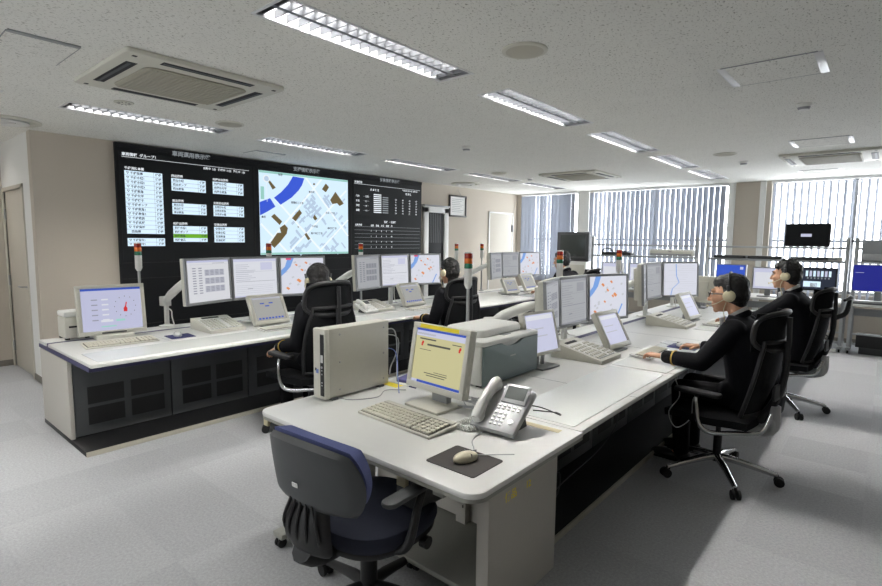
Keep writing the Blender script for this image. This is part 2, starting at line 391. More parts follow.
# doors
d = MB().box(-7.88, -7.0, SY+.01, SY+.05, .005, 2.06, bv=.003).build('door_1', M['doorp']); struct(d)
mb = MB(); [mb.box(*q, bv=.003) for q in ((-7.92, -7.88, SY-.015, SY+.1, 0, 2.1), (-7.0, -6.96, SY-.015, SY+.1, 0, 2.1), (-7.92, -6.96, SY-.015, SY+.1, 2.06, 2.1))]; mb.build('door_frame', M['doorp'], d)
mb = MB(); mb.tube([(-7.08, SY+.01, 1.0), (-7.08, SY-.045, 1.0), (-7.2, SY-.05, 1.0)], .009, seg=10); mb.lathe([(.024, 0), (.024, .008)], mx=T(-7.08, SY+.008, 1) @ RX(90)); mb.build('door_handle', M['alu'], d, label='metal lever handle')
for z in (.25, 1.03, 1.8): MB().box(-7.905, -7.87, SY-.012, SY+.012, z-.06, z+.06, bv=.003).build('hinge', M['alu'], d)
d = MB().box(WX, WX+.03, 7.24, 7.84, .06, 2.12, bv=.002).build('door_2', M['lcdoff']); struct(d)
mb = MB(); [mb.box(*q, bv=.004) for q in ((WX, WX+.06, 7.17, 7.29, 0, 2.15), (WX, WX+.06, 7.75, 7.87, 0, 2.15), (WX, WX+.06, 7.17, 7.87, 2.06, 2.17))]; mb.build('door_frame', M['doorw'], d)
mb = MB(); [mb.box(WX+.03, WX+.034, 7.3+i*.05, 7.315+i*.05, 1.5, 2.05) for i in range(9)]; mb.build('blind_slats', M['dgrey'], d)
MB().box(WX, WX+.08, 7.15, 7.89, 2.17, 2.2, bv=.003).build('door_head', M['greyp'], d)
d = MB().box(WX, WX+.02, 9.3, 10.2, .005, 2.14, bv=.003).build('door_3', M['doorp']); struct(d)
mb = MB(); [mb.box(*q, bv=.002) for q in ((WX, WX+.026, 9.27, 9.3, 0, 2.17), (WX, WX+.026, 10.2, 10.23, 0, 2.17), (WX, WX+.026, 9.27, 10.23, 2.14, 2.17))]; mb.build('door_frame', M['doorw'], d)
MB().box(WX+.01, WX+.035, 10.15, 10.2, 1.75, 1.9, bv=.002).build('hinge', M['dgrey'], d)
# framed notice
t = thing('framed_notice', 'small black framed white notice hung on the wall beside the glass door', 'picture frame', (WX, 8.2, 2.22))
mb = MB(); [mb.box(*q, bv=.003) for q in ((0, .03, -.27, .27, .18, .21), (0, .03, -.27, .27, -.21, -.18), (0, .03, -.27, -.235, -.21, .21), (0, .03, .235, .27, -.21, .21))]; mb.build('frame', M['brown'], t)
MB().box(0, .012, -.24, .24, -.19, .19).build('notice_sheet', M['paper'], t, False)
mb = MB(); [mb.box(.012, .0125, -.18, .18-.05*(i % 3), .13-i*.035, .138-i*.035) for i in range(8)]; mb.build('printed_lines', M['greyp'], t, False)
mb = MB(); mb.tube([(.006, -.12, .2), (.006, 0, .33), (.006, .12, .2)], .003, seg=5); mb.build('hanging_wire', M['cord'], t)
# ------------------------------------------------------------------ ceiling fixtures
fx = thing('ceiling_light', '', 'ceiling light', (0, 0, CH))
mb = MB(); w, l, hh = LW, LL, .09
mb.box(-w, w, 0, l, hh-.005, hh); mb.box(-w, -w+.004, 0, l, .002, hh); mb.box(w-.004, w, 0, l, .002, hh); mb.box(-w, w, 0, .004, .002, hh); mb.box(-w, w, l-.004, l, .002, hh)
mb.build('housing', M['housing'], fx, False)
mb = MB(); [mb.box(*q) for q in ((-w-.015, -w, -.015, l+.015, -.004, .002), (w, w+.015, -.015, l+.015, -.004, .002), (-w, w, -.015, 0, -.004, .002), (-w, w, l, l+.015, -.004, .002))]; mb.build('trim_frame', M['ceilmetal'], fx, False)
mb = MB(); mb.prism([(-.012, .004), (.012, .004), (.003, .05), (-.003, .05)], .01, l-.01, mx=Matrix(((1, 0, 0, 0), (0, 0, 1, 0), (0, 1, 0, 0), (0, 0, 0, 1))))
for i in range(20):
    y = .035+i*(l-.07)/19
    for x0, x1 in ((-w+.004, -.012), (.012, w-.004)): mb.box(x0, x1, y-.0035, y+.0035, .006, .042)
mb.build('louver', M['reflector'], fx, False)
for x in (-.06, .06): MB().cyl((x, .05, .068), (x, l-.05, .068), .013, seg=8).build('tube', E['tube'], fx)
labs = {}
rown = {-5.1: 'in the row over the left console', -2.2: 'in the row over the right console', -7.45: 'in the side alcove'}
pos = ['nearest louvred light {}, overhead behind', 'second louvred light {}, overhead', 'third', 'fourth', 'fifth', 'sixth', 'seventh']
lw = {(-5.1, 1): 'recessed light clipped by the left edge, over the side door', (-5.1, 2): 'long recessed louvre light directly before the video wall list screen', (-5.1, 3): 'recessed louvre light before the lit map screen', (-5.1, 4): 'slim recessed light above the dark right screen of the video wall', (-5.1, 5): 'slim recessed light near the framed notice', (-5.1, 6): 'farthest slim recessed light before the left window',
      (-2.2, 2): 'largest recessed louvre light at the top of the photo, silver reflector cells', (-2.2, 3): 'second recessed louvre light behind the largest one, beside the round speaker', (-2.2, 4): 'bright recessed louvre light over the middle of the room', (-2.2, 5): 'fourth recessed louvre light before the middle window', (-2.2, 6): 'last dim recessed light before the beige pillar wall'}
lamp = bpy.data.lights.new('lamp', 'AREA'); lamp.shape = 'RECTANGLE'; lamp.size = .09; lamp.size_y = 1.2; lamp.energy = LAMP_W; lamp.spread = R(SPREAD); lamp.color = (1, .985, .95)
for sx in (-1, 1):   # the two halves of the reflector throw light to either side of the fixture
    o = bpy.data.objects.new('lamp', lamp); C.objects.link(o); o.parent = fx; o.location = (sx*.06, LL/2, .05); o.rotation_euler = (0, R(-41*sx), 0)
lamp2 = lamp.copy(); lamp2.size = .2; lamp2.energy = LAMP_W*1.15; lamp2.spread = R(114)
o = bpy.data.objects.new('lamp', lamp2); C.objects.link(o); o.parent = fx; o.location = (0, LL/2, .045)
first = True
for x in LX:
    for i, y in enumerate(LY[x]):
        lab = lw.get((x, i), f'recessed louvre light {rown[x]}, outside the photo')
        if first: fx.location = (x, y, CH); fx['label'] = lab; fx['group'] = 'recessed louvre ceiling lights'; first = False
        else: dup(fx, (x, y, CH), 0, lab)
# the row over the left console has weaker lamps thrown to the sides
dim1 = lamp.copy(); dim1.energy = LAMP_W*.3; dim2 = lamp2.copy(); dim2.energy = LAMP_W*.95
for o in list(bpy.data.objects):
    if o.type == 'LIGHT' and o.parent and o.parent.location.x < -4: o.data = dim1 if o.data == lamp else dim2
# air conditioners
ac = thing('ceiling_air_conditioner', 'ceiling cassette air conditioner above the left console, nearest and largest', 'air conditioner', (-3.73, 1.65, CH), 0, 'ceiling cassette air conditioners')
mb = MB(); mb.prism(rrect(-.475, .475, -.5, .5, .03), -.03, 0, bv=.008); mb.build('panel', M['acp'], ac)
mb = MB(); mb.prism(rrect(-.3, .3, -.33, .33, .07), -.042, -.03, bv=.006); g = mb.build('intake_grille', M['acg'], ac)
mb = MB(); [mb.box(-.28, .28, -.3+i*.03, -.288+i*.03, -.045, -.04) for i in range(21)]; mb.build('grille_slats', M['acg'], g)
for a in range(4):
    mb = MB(); mb.box(-.29, .29, -.44, -.375, -.032, -.02, bv=.004, mx=RZ(90*a)); s_ = mb.build('air_outlet', M['dark'], ac, False)
    mb = MB(); mb.box(-.28, .28, -.425, -.405, -.031, -.028, mx=RZ(90*a) @ T(0, 0, -.004)); mb.build('flap', M['dgrey'], s_, False)
mb = MB(); [mb.box(x-.012, x+.012, y-.012, y+.012, -.032, -.028) for x in (-.42, .42) for y in (-.44, .44)]; mb.build('corner_screws', M['dark'], ac, False)
dup(ac, (-3.8, 7.85, CH), 0, 'ceiling cassette air conditioner in front of the middle window')
dup(ac, (-.6, 7.9, CH), 0, 'ceiling cassette air conditioner before the right window, at the right edge')
# round things
def disc(name, lab, cat, x, y, prof, m, parts=(), group=None):
    t = thing(name, lab, cat, (x, y, CH), 0, group)
    MB().lathe(prof, seg=32).build('cover', M[m], t)
    for n, p, mm in parts: MB().lathe(p, seg=32).build(n, M[mm], t)
    return t
sp = [(-1.6, 2.57, 'round beige ceiling speaker beside the largest louvre light'), (-4.69, 2.5, 'round beige ceiling speaker above the left console, near the list screen'), (-1.55, 6.97, 'round beige ceiling speaker above the far end of the right console'), (-4.7, 6.9, 'small round ceiling speaker far off above the framed notice')]
for x, y, l_ in sp: disc('ceiling_speaker', l_, 'speaker', x, y, [(.125, 0), (.125, -.008), (.115, -.012), (.11, -.012)], 'acp', [('grille', [(.11, -.011), (.08, -.016), (0, -.018)], 'speaker')], 'round ceiling speakers')
for x, y, l_ in ((-.56, 4.84, 'white smoke detector bulging from the ceiling at upper right'), (-3.7, 4.77, 'smoke detector on the ceiling in the middle of the room'), (-1.5, 7.75, 'small smoke detector near the beige pillar wall'), (-4.65, 7.74, 'farthest smoke detector, before the left window')):
    disc('smoke_detector', l_, 'smoke detector', x, y, [(.05, 0), (.052, -.012), (.04, -.03), (.03, -.045), (0, -.047)], 'white', [('sensor_ring', [(.043, -.026), (.034, -.042), (.03, -.041)], 'greyp')], 'smoke detectors')
for x, y, l_ in ((-6.2, 1.15, 'round ceiling air diffuser at the left edge, over the side door'), (-6.06, 7.8, 'round ceiling air diffuser far off, above the glass door')):
    disc('air_diffuser', l_, 'air vent', x, y, [(.27, 0), (.27, -.012), (.22, -.02), (.2, 0)], 'acp', [('inner_ring', [(.17, 0), (.18, -.025), (.13, -.034), (.11, -.01)], 'white'), ('center_cone', [(.07, 0), (.08, -.03), (0, -.036)], 'white')], 'round air diffusers')
t = thing('ceiling_sensor', 'flat ceiling sensor with a ring of slots above the left console', 'sensor', (-4.63, 1.6, CH))
MB().lathe([(.07, 0), (.07, -.006), (.05, -.009), (0, -.01)]).build('cover', M['acp'], t)
mb = MB(); [mb.box(.03, .05, -.004, .004, -.0098, -.008, mx=RZ(36*i)) for i in range(10)]; mb.build('slots', M['dark'], t, False)
for x, y, w_, l2, e, l_ in ((-.61, 3.8, .48, .45, 0, 'square ceiling access panel with white end strips, upper right'), (-.6, 6.7, .48, .46, 0, 'access panel before the right air conditioner, bright end strips'), (-3.73, .84, .47, .32, 1, 'access panel with one dull metal strip at upper left'), (-.83, 9.35, .46, .35, 0, 'ceiling access panel just before the right window'), (-6.0, 3.64, .3, .4, 1, 'faint access panel above the list screen')):
    t = thing('access_panel', l_, 'access panel', (x, y, CH), 0, 'ceiling access panels'); a, b = w_/2, l2/2
    MB().box(-a, a, -b, b, -.004, 0).build('panel', M['ceiling'], t, False)
    mb = MB(); [mb.box(*q) for q in ((-a, a, -b-.004, -b, -.005, 0), (-a, a, b, b+.004, -.005, 0))]; mb.build('gap_bead', M['greyp'], t, False)
    for sx in ((-1, 1) if not e else (1,)):
        MB().box(sx*a-.022, sx*a+.022, -b, b, -.006, 0, bv=.002).build('end_strip', M['ceilmetal' if not e else 'greyp'], t)
# ------------------------------------------------------------------ video wall
vw = thing('video_wall', 'large black wall of three display screens behind the left console', 'video wall', (WX, 4.6, 0))
W0, W1 = 2.14-4.6, 7.1-4.6
mb = MB(); mb.box(.001, .05, W0, W1, 0, 2.588, bv=.004); mb.box(.04, .055, W0, W1, 2.54, 2.588); mb.build('cabinet', M['vwall'], vw)
mb = MB(); [mb.box(.05, .054, W0+.02, W1-.02, z-.004, z+.004) for z in (1.26, 1.08, .55)]; [mb.box(.05, .054, y-.004, y+.004, .05, 2.5) for y in (3.79-4.6, 5.45-4.6)]; mb.build('panel_joints', M['dark'], vw, False)
mb = MB(); [mb.tube([(.055, y, .35), (.085, y, .38), (.085, y, .62), (.055, y, .65)], .008, seg=6) for y in (4.5-4.6, 4.56-4.6, 5.3-4.6, 5.36-4.6)]; mb.build('pull_handles', M['alu'], vw)
TM = lambda y, z, x=.0575: Matrix(((0, 0, 1, x), (1, 0, 0, y-4.6), (0, 1, 0, z), (0, 0, 0, 1)))
def q(mb, y0, y1, z0, z1, m, x=.056): mb.box(x-.003, x, y0-4.6, y1-4.6, z0, z1, m)
def pq(mb, pts, m, x=.058): mb.prism([(y-4.6, z) for y, z in pts], x-.002, x, m, mx=Matrix(((0, 0, 1, 0), (1, 0, 0, 0), (0, 1, 0, 0), (0, 0, 0, 1))))
# list screen
s1 = MB().box(.05, .054, 2.17-4.6, 3.76-4.6, 1.29, 2.5).build('list_screen', M['vscreen'], vw, False)
mb = MB(); lists = [(2.22, 2.62, 1.59, 2.29, 14), (2.22, 2.62, 1.45, 1.54, 2), (2.72, 3.13, 2.105, 2.25, 3), (2.72, 3.13, 1.83, 1.96, 3), (2.72, 3.13, 1.5, 1.69, 4), (3.22, 3.63, 2.105, 2.255, 3), (3.22, 3.63, 1.825, 1.96, 3), (3.22, 3.63, 1.495, 1.69, 4)]
for y0, y1, z0, z1, n in lists:
    q(mb, y0, y1, z0, z1, 0)
    for i in range(1, n): zz = z1-(z1-z0)*i/n; q(mb, y0, y1, zz-.0016, zz+.0016, 1, .0565)
    q(mb, y1-.095, y1-.092, z0, z1, 1, .0565)
q(mb, 2.72, 3.13, 1.548, 1.593, 2, .0572); q(mb, 2.2, 3.72, 2.436, 2.44, 3)
mb.build('list_boxes', [E['vlist'], E['vgrey'], E['vgreen'], E['vwhite']], s1, False)
rows = {0: ['▽ 千歳指揮', '▽ 千歳水槽1', '▽ 千歳水槽2', '▽ 千歳水槽3', '▽ 千歳救急', '▽ 千歳化学', '▽ 千歳梯子', '▽ 千歳ポンプ', '▽ 千歳救急1', '▽ 千歳救急2', '▽ 千歳救助', '▽ 千歳広報', '▽ 千歳資材', '   西指揮'], 1: ['▽ 千歳指令1', '▽ 千歳指令2'],
        2: ['西出水槽', '西出ポンプ', '西出救急'], 3: ['東出水槽', '東出梯子', '東出救急'], 4: ['祝梅水槽1', '祝梅ポンプ', '祝梅救急', '祝梅査察'], 5: ['向陽台水槽', '向陽台化学', '向陽台救急'], 6: ['支笏湖水槽', '支笏湖救急', '支笏湖水難'], 7: ['空港化学', '空港水槽', '空港救急', '空港広報']}
dk, wh = [], []
for k, (y0, y1, z0, z1, n) in enumerate(lists):
    h = (z1-z0)/n
    for i, s_ in enumerate(rows[k]):
        zz = z1-h*(i+1)+h*.26; dk.append((s_, h*.66, TM(y0+.015, zz, .0585), 'LEFT')); dk.append(('待機', h*.66, TM(y1-.012, zz, .0585), 'RIGHT'))
for y, z, s_ in ((2.22, 2.305, '千歳消防本署'), (2.72, 2.265, '西出張所'), (2.72, 1.975, '東出張所'), (2.72, 1.705, '祝梅出張所'), (3.22, 2.27, '向陽台出張所'), (3.22, 1.975, '支笏湖出張所'), (3.22, 1.705, '空港出張所')): wh.append((s_, .034, TM(y, z), 'LEFT'))
wh += [('車両情報  グループ1', .04, TM(2.2, 2.452), 'LEFT'), ('出動中  2台   待機中  31台   整備中  1台', .032, TM(3.66, 2.395), 'RIGHT')]
text_obj(dk, E['vtext'], s1, 'row_lettering'); text_obj(wh, E['vwhite'], s1, 'header_lettering')
# map screen
s2 = MB().box(.05, .0555, 3.86-4.6, 5.385-4.6, 1.325, 2.465).build('map_screen', E['vmap'], vw, False)
mb = MB(); rnd = random.Random(3)
def band(p, w, m, x):
    (y0, z0), (y1, z1) = p; dx, dz = y1-y0, z1-z0; l_ = math.hypot(dx, dz); nx, nz = -dz/l_*w/2, dx/l_*w/2
    pq(mb, [(y0+nx, z0+nz), (y0-nx, z0-nz), (y1-nx, z1-nz), (y1+nx, z1+nz)], m, x)
for i in range(70):
    y, z = rnd.uniform(4.3, 5.3), rnd.uniform(1.38, 2.2)
    if z-1.3 > (y-3.9)*.9+.2 and y < 4.8: continue
    a = R(42 if rnd.random() < .6 else -48); l_ = rnd.uniform(.03, .1); band(((y-l_*math.cos(a), z-l_*math.sin(a)), (y+l_*math.cos(a), z+l_*math.sin(a))), rnd.uniform(.02, .04), 4, .0575)
for p in (((3.9, 1.4), (4.9, 2.45)), ((4.1, 2.1), (4.9, 1.34)), ((4.3, 1.35), (5.35, 2.3)), ((4.6, 2.44), (5.38, 1.6)), ((3.87, 1.75), (4.3, 1.34)), ((4.8, 1.34), (5.38, 1.85))): band(p, .028, 3, .058)
pq(mb, [(4.08, 2.11), (4.2, 2.2), (4.31, 2.31), (4.39, 2.43), (4.58, 2.42), (4.54, 2.32), (4.48, 2.24), (4.36, 2.13), (4.18, 2.02)], 0, .0588); pq(mb, [(3.862, 2.04), (4.02, 2.1), (4.1, 1.99), (3.98, 1.92), (3.862, 1.86)], 0, .0588)
for P_ in ([(3.99, 2.33), (4.02, 2.34), (4.11, 2.25), (4.06, 2.22)], [(4.96, 2.38), (5.02, 2.33), (4.96, 2.25), (4.89, 2.29)], [(5.14, 2.27), (5.3, 2.1), (5.22, 2.06), (5.17, 2.1), (5.08, 2.08), (5.04, 2.14)], [(4.49, 1.97), (4.53, 1.92), (4.42, 1.8), (4.36, 1.84)], [(4.08, 1.89), (4.2, 1.79), (4.16, 1.74), (4.03, 1.85)],
           [(4.24, 1.75), (4.29, 1.7), (4.27, 1.62), (4.16, 1.5), (4.07, 1.42), (4.0, 1.48), (4.12, 1.63), (4.18, 1.63), (4.16, 1.7)], [(4.75, 1.91), (4.8, 1.85), (4.76, 1.82), (4.72, 1.86)], [(4.6, 1.64), (4.67, 1.55), (4.63, 1.53), (4.57, 1.61)], [(4.74, 2.37), (4.77, 2.36), (4.76, 2.34), (4.73, 2.34)], [(4.45, 1.73), (4.48, 1.72), (4.46, 1.705)]): pq(mb, P_, 1, .0592)
q(mb, 3.862, 5.383, 2.435, 2.463, 5, .0592); q(mb, 3.862, 5.383, 1.327, 1.355, 5, .0592); q(mb, 3.88, 3.93, 2.08, 2.25, 5, .059); q(mb, 3.97, 3.976, 2.05, 2.3, 2, .0594)
mb.lathe([(.05, 0), (.05, .002)], 2, mx=Matrix(((0, 0, 1, .058), (1, 0, 0, 3.97-4.6), (0, 1, 0, 2.36), (0, 0, 0, 1)))); mb.lathe([(.035, 0), (.035, .003)], 4, mx=Matrix(((0, 0, 1, .058), (1, 0, 0, 3.97-4.6), (0, 1, 0, 2.36), (0, 0, 0, 1))))
mb.build('map_drawing', [E['vblue'], E['vbuild'], E['vwhite'], E['vroad'], E['vblock'], E['teal']], s2, False)
text_obj([(s_, .035, TM(y, z, .0598), 'LEFT') for y, z, s_ in ((4.35, 2.05, '東雲町二丁目'), (4.95, 1.93, '北斗一丁目'), (4.68, 1.62, '真々地三丁目'), (4.98, 1.7, '幸町四丁目'), (3.88, 1.83, '本町'), (4.15, 2.42, '地図'), (4.65, 2.22, '清水町'), (4.7, 1.72, '千代田'))], E['vtext'], s2, 'place_lettering')
# dark right screen
s3 = MB().box(.05, .054, 5.5-4.6, 7.07-4.6, 1.29, 2.5).build('weather_screen', M['vscreen'], vw, False)
mb = MB(); q(mb, 5.52, 7.05, 2.43, 2.434, 0)
for z in (1.755, 1.7, 1.64, 1.58, 1.52, 1.46, 1.4): q(mb, 5.52, 7.05, z, z+.004, 1)
for i in range(10): q(mb, 5.93, 6.1, 1.99+i*.032, 2.008+i*.032, 0)
for i in range(8): q(mb, 6.13, 6.26, 1.99+i*.036, 2.008+i*.036, 1)
mb.build('table_lines', [E['vwhite'], E['vgrey']], s3, False)
L_ = [('気象観測', .04, TM(5.52, 2.446), 'LEFT'), ('平成23年 3月10日 14時32分', .032, TM(6.98, 2.39), 'RIGHT'), ('気 象 概 況', .04, TM(5.95, 2.345), 'CENTER'), ('観 測 値', .04, TM(6.75, 2.33), 'CENTER'), ('警報  ・ 注意報', .04, TM(6.3, 1.83), 'CENTER')]
for i in range(4): L_.append((['風向', '気温', '湿度', '雨量'][i], .036, TM(5.55, 2.23-i*.075), 'LEFT')); L_.append((['・ 北西 ・', '・ 2.1 ・', '・ 48 ・', '・ 0.0 ・'][i], .036, TM(5.7, 2.23-i*.075), 'LEFT'))
for i in range(6):
    for j in range(4): L_.append((random.choice(['2.4', '48', '13', '0.5', '71']), .034, TM(6.42+j*.17, 2.22-i*.046), 'LEFT'))
for i in range(5):
    for j in range(5): L_.append((['1', '2', '4', '3', '00'][j] if i else ['出動', '救急', '火災', '救助', '他'][j], .036, TM(5.86+j*.115, 1.765-i*.088 if i else 1.765, .0585), 'LEFT'))
L_.append(('出動件数', .036, TM(5.53, 1.77), 'LEFT'))
text_obj(L_, E['vwhite'], s3, 'lettering')
text_obj([(s_, .066, TM(y, 2.515), 'CENTER') for y, s_ in ((2.97, '車両運用表示盤'), (4.63, '支援情報表示盤'), (6.3, '気象情報表示盤'))], E['vgrey'], vw, 'title_lettering')  # cabinet titles get an added glow so they read brighter
# ------------------------------------------------------------------ consoles
DZ = .70
def console(name, side, xf, y0, y1, n, ends):
    L = y1-y0
    t = thing('console_worktop', f'long white {side} console worktop with rounded front edge and violet band below', 'worktop', (xf, y0, 0))
    mb = MB(); mb.box(-1.04, 0, 0, L, DZ-.028, DZ, bv=.01); mb.box(-1.3, -1.1, 0, L, DZ-.028, DZ, bv=.006); mb.build('top', M['desk'], t)
    MB().box(-1.1, -1.035, .01, L-.01, DZ-.04, DZ-.004).build('cable_channel', M['band'], t, False, label='violet cable channel along the back')
    mb = MB(); mb.box(-.07, -.04, .0, L, DZ-.06, DZ-.03, bv=.004)
    if ends[0]: mb.box(-1.3, -.04, -.002, .02, DZ-.06, DZ-.029, bv=.004)
    mb.build('edge_band', M['band'], t)
    mb = MB(); [mb.box(-1.04, 0, L*i/n-.0012, L*i/n+.0012, DZ-.0005, DZ+.0006) for i in range(1, n)]; mb.build('top_joints', M['greyp'], t, False)
    for y, e in ((.0, ends[0]), (L-.03, ends[1])):
        if e: MB().box(-1.28, -.55, y, y+.03, .035, DZ-.065, bv=.004).build('end_panel', M['steel'], t, label='cream end panel')
    p = thing('console_plinth', f'black floor plinth of the {side} console with pale front trim', 'plinth', (xf, y0, 0))
    MB().box(-1.28, -.212, .0, L, 0, .035, bv=.003).build('plinth_board', M['plinth'], p)
    MB().box(-.212, -.2, .0, L, 0, .034, bv=.002).build('front_trim', M['trim'], p)
    w = (L-.06)/n
    for i in range(n):
        yy = y0+.03+i*w
        lab = ('first' if i == 0 else f'{["", "second", "third", "fourth", "fifth", "sixth", "seventh", "eighth", "ninth", "tenth", "eleventh", "twelfth"][i]}')
        c = thing('console_cabinet', f'black cabinet unit with smoked door under the {side} console, {lab} from its near end', 'cabinet', (xf-.55, yy, 0), 0, f'smoked door cabinets of the {side} console')
        mb = MB(); mb.box(-.7, -.02, .004, w-.004, .036, DZ-.07); mb.build('body', M['vwall'], c, False)
        d = MB().box(-.018, -.004, .004, w-.004, .045, DZ-.075, bv=.003).build('door', M['smoke'], c)
        for a in (0, 1):
            for b in (0, 1):
                ya = .09+a*(w-.1)/2; za = .12+b*.16
                MB().box(-.0042, -.0032, ya, ya+(w-.2)/2, za, za+.135).build('vent', M['vent'], d, False)
    return t
console('l', 'left', -4.0, 1.1, 8.9, 11, (1, 1))
console('r', 'right', -1.0, 2.175, 7.7, 8, (0, 1))
# ------------------------------------------------------------------ desk equipment
def screen_art(kind, w, h):
    """flat lit picture in the xz plane at y=0, facing -y"""
    mb = MB(); mats = [E['bg']]
    def r(x0, x1, z0, z1, m, d=.0006): mb.box(x0*w-w/2, x1*w-w/2, -d, 0, z0*h, z1*h, m)
    def poly(ps, m, d): mb.prism([(x*w-w/2, z*h) for x, z in ps], 0, d, m, mx=Matrix(((1, 0, 0, 0), (0, 0, -1, 0), (0, 1, 0, 0), (0, 0, 0, 1))))
    r(0, 1, 0, 1, 0, .0003); rd = random.Random(kind); dim = kind.endswith('dim'); kind = kind.replace('dim', '')
    if kind == 'table':
        mats = [E['dim'], E['dim2'], E['dim3'], E['dim2']] if dim else [E['form'], E['mark2'], E['mark'], E['lilac']]
        r(0, 1, .95, 1, 3)
        r(.06, .95, .9, .905, 1); r(.6, .9, .92, .93, 2)
        for cx in (.12, .26): [r(cx, cx+.08, .2+i*.06, .225+i*.06, 2) for i in range(11)]
        for b in range(3):
            z = .62-b*.2
            r(.4, .88, z, z+.15, 1); [r(.42+i*.12, .5+i*.12, z+.02+j*.035, z+.04+j*.035, 2, .0009) for i in range(4) for j in range(4)]
    elif kind == 'form':
        mats = [E['dim'], E['dim2'], E['dim3'], E['dim2']] if dim else [E['bg'], E['mark2'], E['mark'], E['pale']]
        r(0, 1, .93, 1, 3); r(.05, .95, .4, .41, 2); r(.05, .95, .66, .668, 1)
        for i in range(9): r(.05, .3+rd.random()*.25, .44+i*.05, .455+i*.05, 1)
        for i in range(5): r(.05, .9, .1+i*.05, .106+i*.05, 1)
        r(.62, .9, .7, .9, 3); r(.3, .42, .2, .22, 2); r(.0, 1, .0, .035, 3)
    elif kind in ('map', 'mapfar'):
        mats = [E['mapbg'], E['road'], E['blue'], E['orange'], E['pink'], E['mark2']]
        for i in range(14): x, z = rd.uniform(.1, .9), rd.uniform(.05, .9); a = .03; poly([(x, z), (x+.05, z+.03), (x+.03, z+.07), (x-.02, z+.04)], 1, .0005)
        poly([(.0, .5), (.0, .66), (.09, .76), (.16, 1), (.3, 1), (.22, .76), (.1, .6)], 2, .0008)
        for x, z in ((.35, .84), (.58, .9), (.48, .7), (.62, .55), (.4, .42), (.14, .2), (.68, .6)): s = rd.uniform(.035, .07); poly([(x, z), (x+s, z-s), (x+s*.4, z-s*1.8), (x-s*.8, z-s*.6)], 3, .001)
        poly([(.72, 0), (.76, 0), (.9, .3), (.87, .32)], 2, .0007)
        if kind == 'map': r(.12, .24, .95, 1, 4, .0012)
    elif kind == 'route':
        mats = [E['mapbg'], E['road'], E['blue'], E['mark2']]
        for i in range(14): r(rd.uniform(0, .6), rd.uniform(.62, 1), .07*i, .07*i+.006, 1)
        for a, b in (((.36, .98), (.38, .6)), ((.38, .6), (.46, .4)), ((.46, .4), (.26, .2)), ((.26, .2), (.22, .0))):
            poly([(a[0]-.012, a[1]), (b[0]-.012, b[1]), (b[0]+.012, b[1]), (a[0]+.012, a[1])], 2, .0008)
    elif kind == 'touch':
        mats = [E['tabgrey'], E['vtext'], E['mark2'], E['bar']]
        r(0, 1, .93, 1, 2); [r(x, x+.14, z, z+.05, 3) for x, z in ((.25, .72), (.55, .72), (.4, .6))]
        [r(.08+i*.11, .155+i*.11, .06, .13, 3) for i in range(8)]
    elif kind == 'touchpale':
        mats = [E['pale'], E['bg'], E['mark2']]; r(.05, .95, .85, .96, 1); r(.1, .6, .6, .63, 2); r(.1, .7, .4, .43, 2)
    elif kind == 'desktop':
        mats = [E['beige'], E['bar'], E['grey'], E['txt'], E['red'], E['pale']]
        r(0, 1, .96, 1, 1); r(0, 1, .86, .96, 5); r(.02, .4, .89, .92, 2); r(0, 1, 0, .045, 1); r(0, .12, 0, .045, 5, .0009)
        r(.08, .42, .8, .825, 3); r(.25, .72, .7, .735, 3); r(.1, .34, .61, .62, 3); r(.25, .72, .19, .205, 3); r(.3, .68, .15, .165, 3); r(.45, .72, .23, .24, 3); r(.75, .93, .79, .805, 3)
        for x in (.14, .9): r(x-.016, x+.016, .68, .74, 4); r(x-.006, x+.03, .72, .77, 4)
    elif kind == 'dial':
        mats = [E['lilac'], E['bg'], E['mark'], E['red'], E['txt'], E['teal'], E['bar']]
        r(0, 1, .95, 1, 6)
        for i in range(5): r(.16, .26, .72-i*.12, .745-i*.12, 2); r(.33, .44, .715-i*.12, .75-i*.12, 1)
        for i in range(12): a = 2*PI*i/12; x, z = .72+.18*math.cos(a), .55+.24*math.sin(a); r(x-.006, x+.006, z-.01, z+.01, 4)
        poly([(.69, .42), (.75, .42), (.755, .5), (.72, .56), (.69, .5)], 3, .001); poly([(.71, .5), (.73, .5), (.755, .64), (.735, .65)], 3, .001); r(.3, .5, .2, .25, 1); r(.55, .7, .2, .25, 5); r(.3, .55, .08, .11, 5)
    elif kind == 'blue': mats = [E['bluescr'], E['pale']]; r(.82, .93, .78, .92, 1)
    elif kind == 'deepblue': mats = [E['deepblue'], E['pale']]; r(.04, .2, .7, .715, 1)
    elif kind == 'cctv':
        mats = [E['vtext'], E['pale'], E['vgrey'], E['vlist']]
        for i in range(7): r(.15+i*.11, .22+i*.11, .62, .9, 1 if i % 2 else 3); r(.2+i*.1, .24+i*.1, .5, .58, 2)
        r(.1, .6, .1, .38, 3); r(.3, .5, .1, .3, 2)
    elif kind == 'off': mats = [M['lcdoff'], E['pale']]; r(.35, .6, .42, .56, 1)
    elif kind == 'plain': mats = [E['pale'], E['bg']]; r(.05, .95, .1, .8, 1)
    return mb, mats
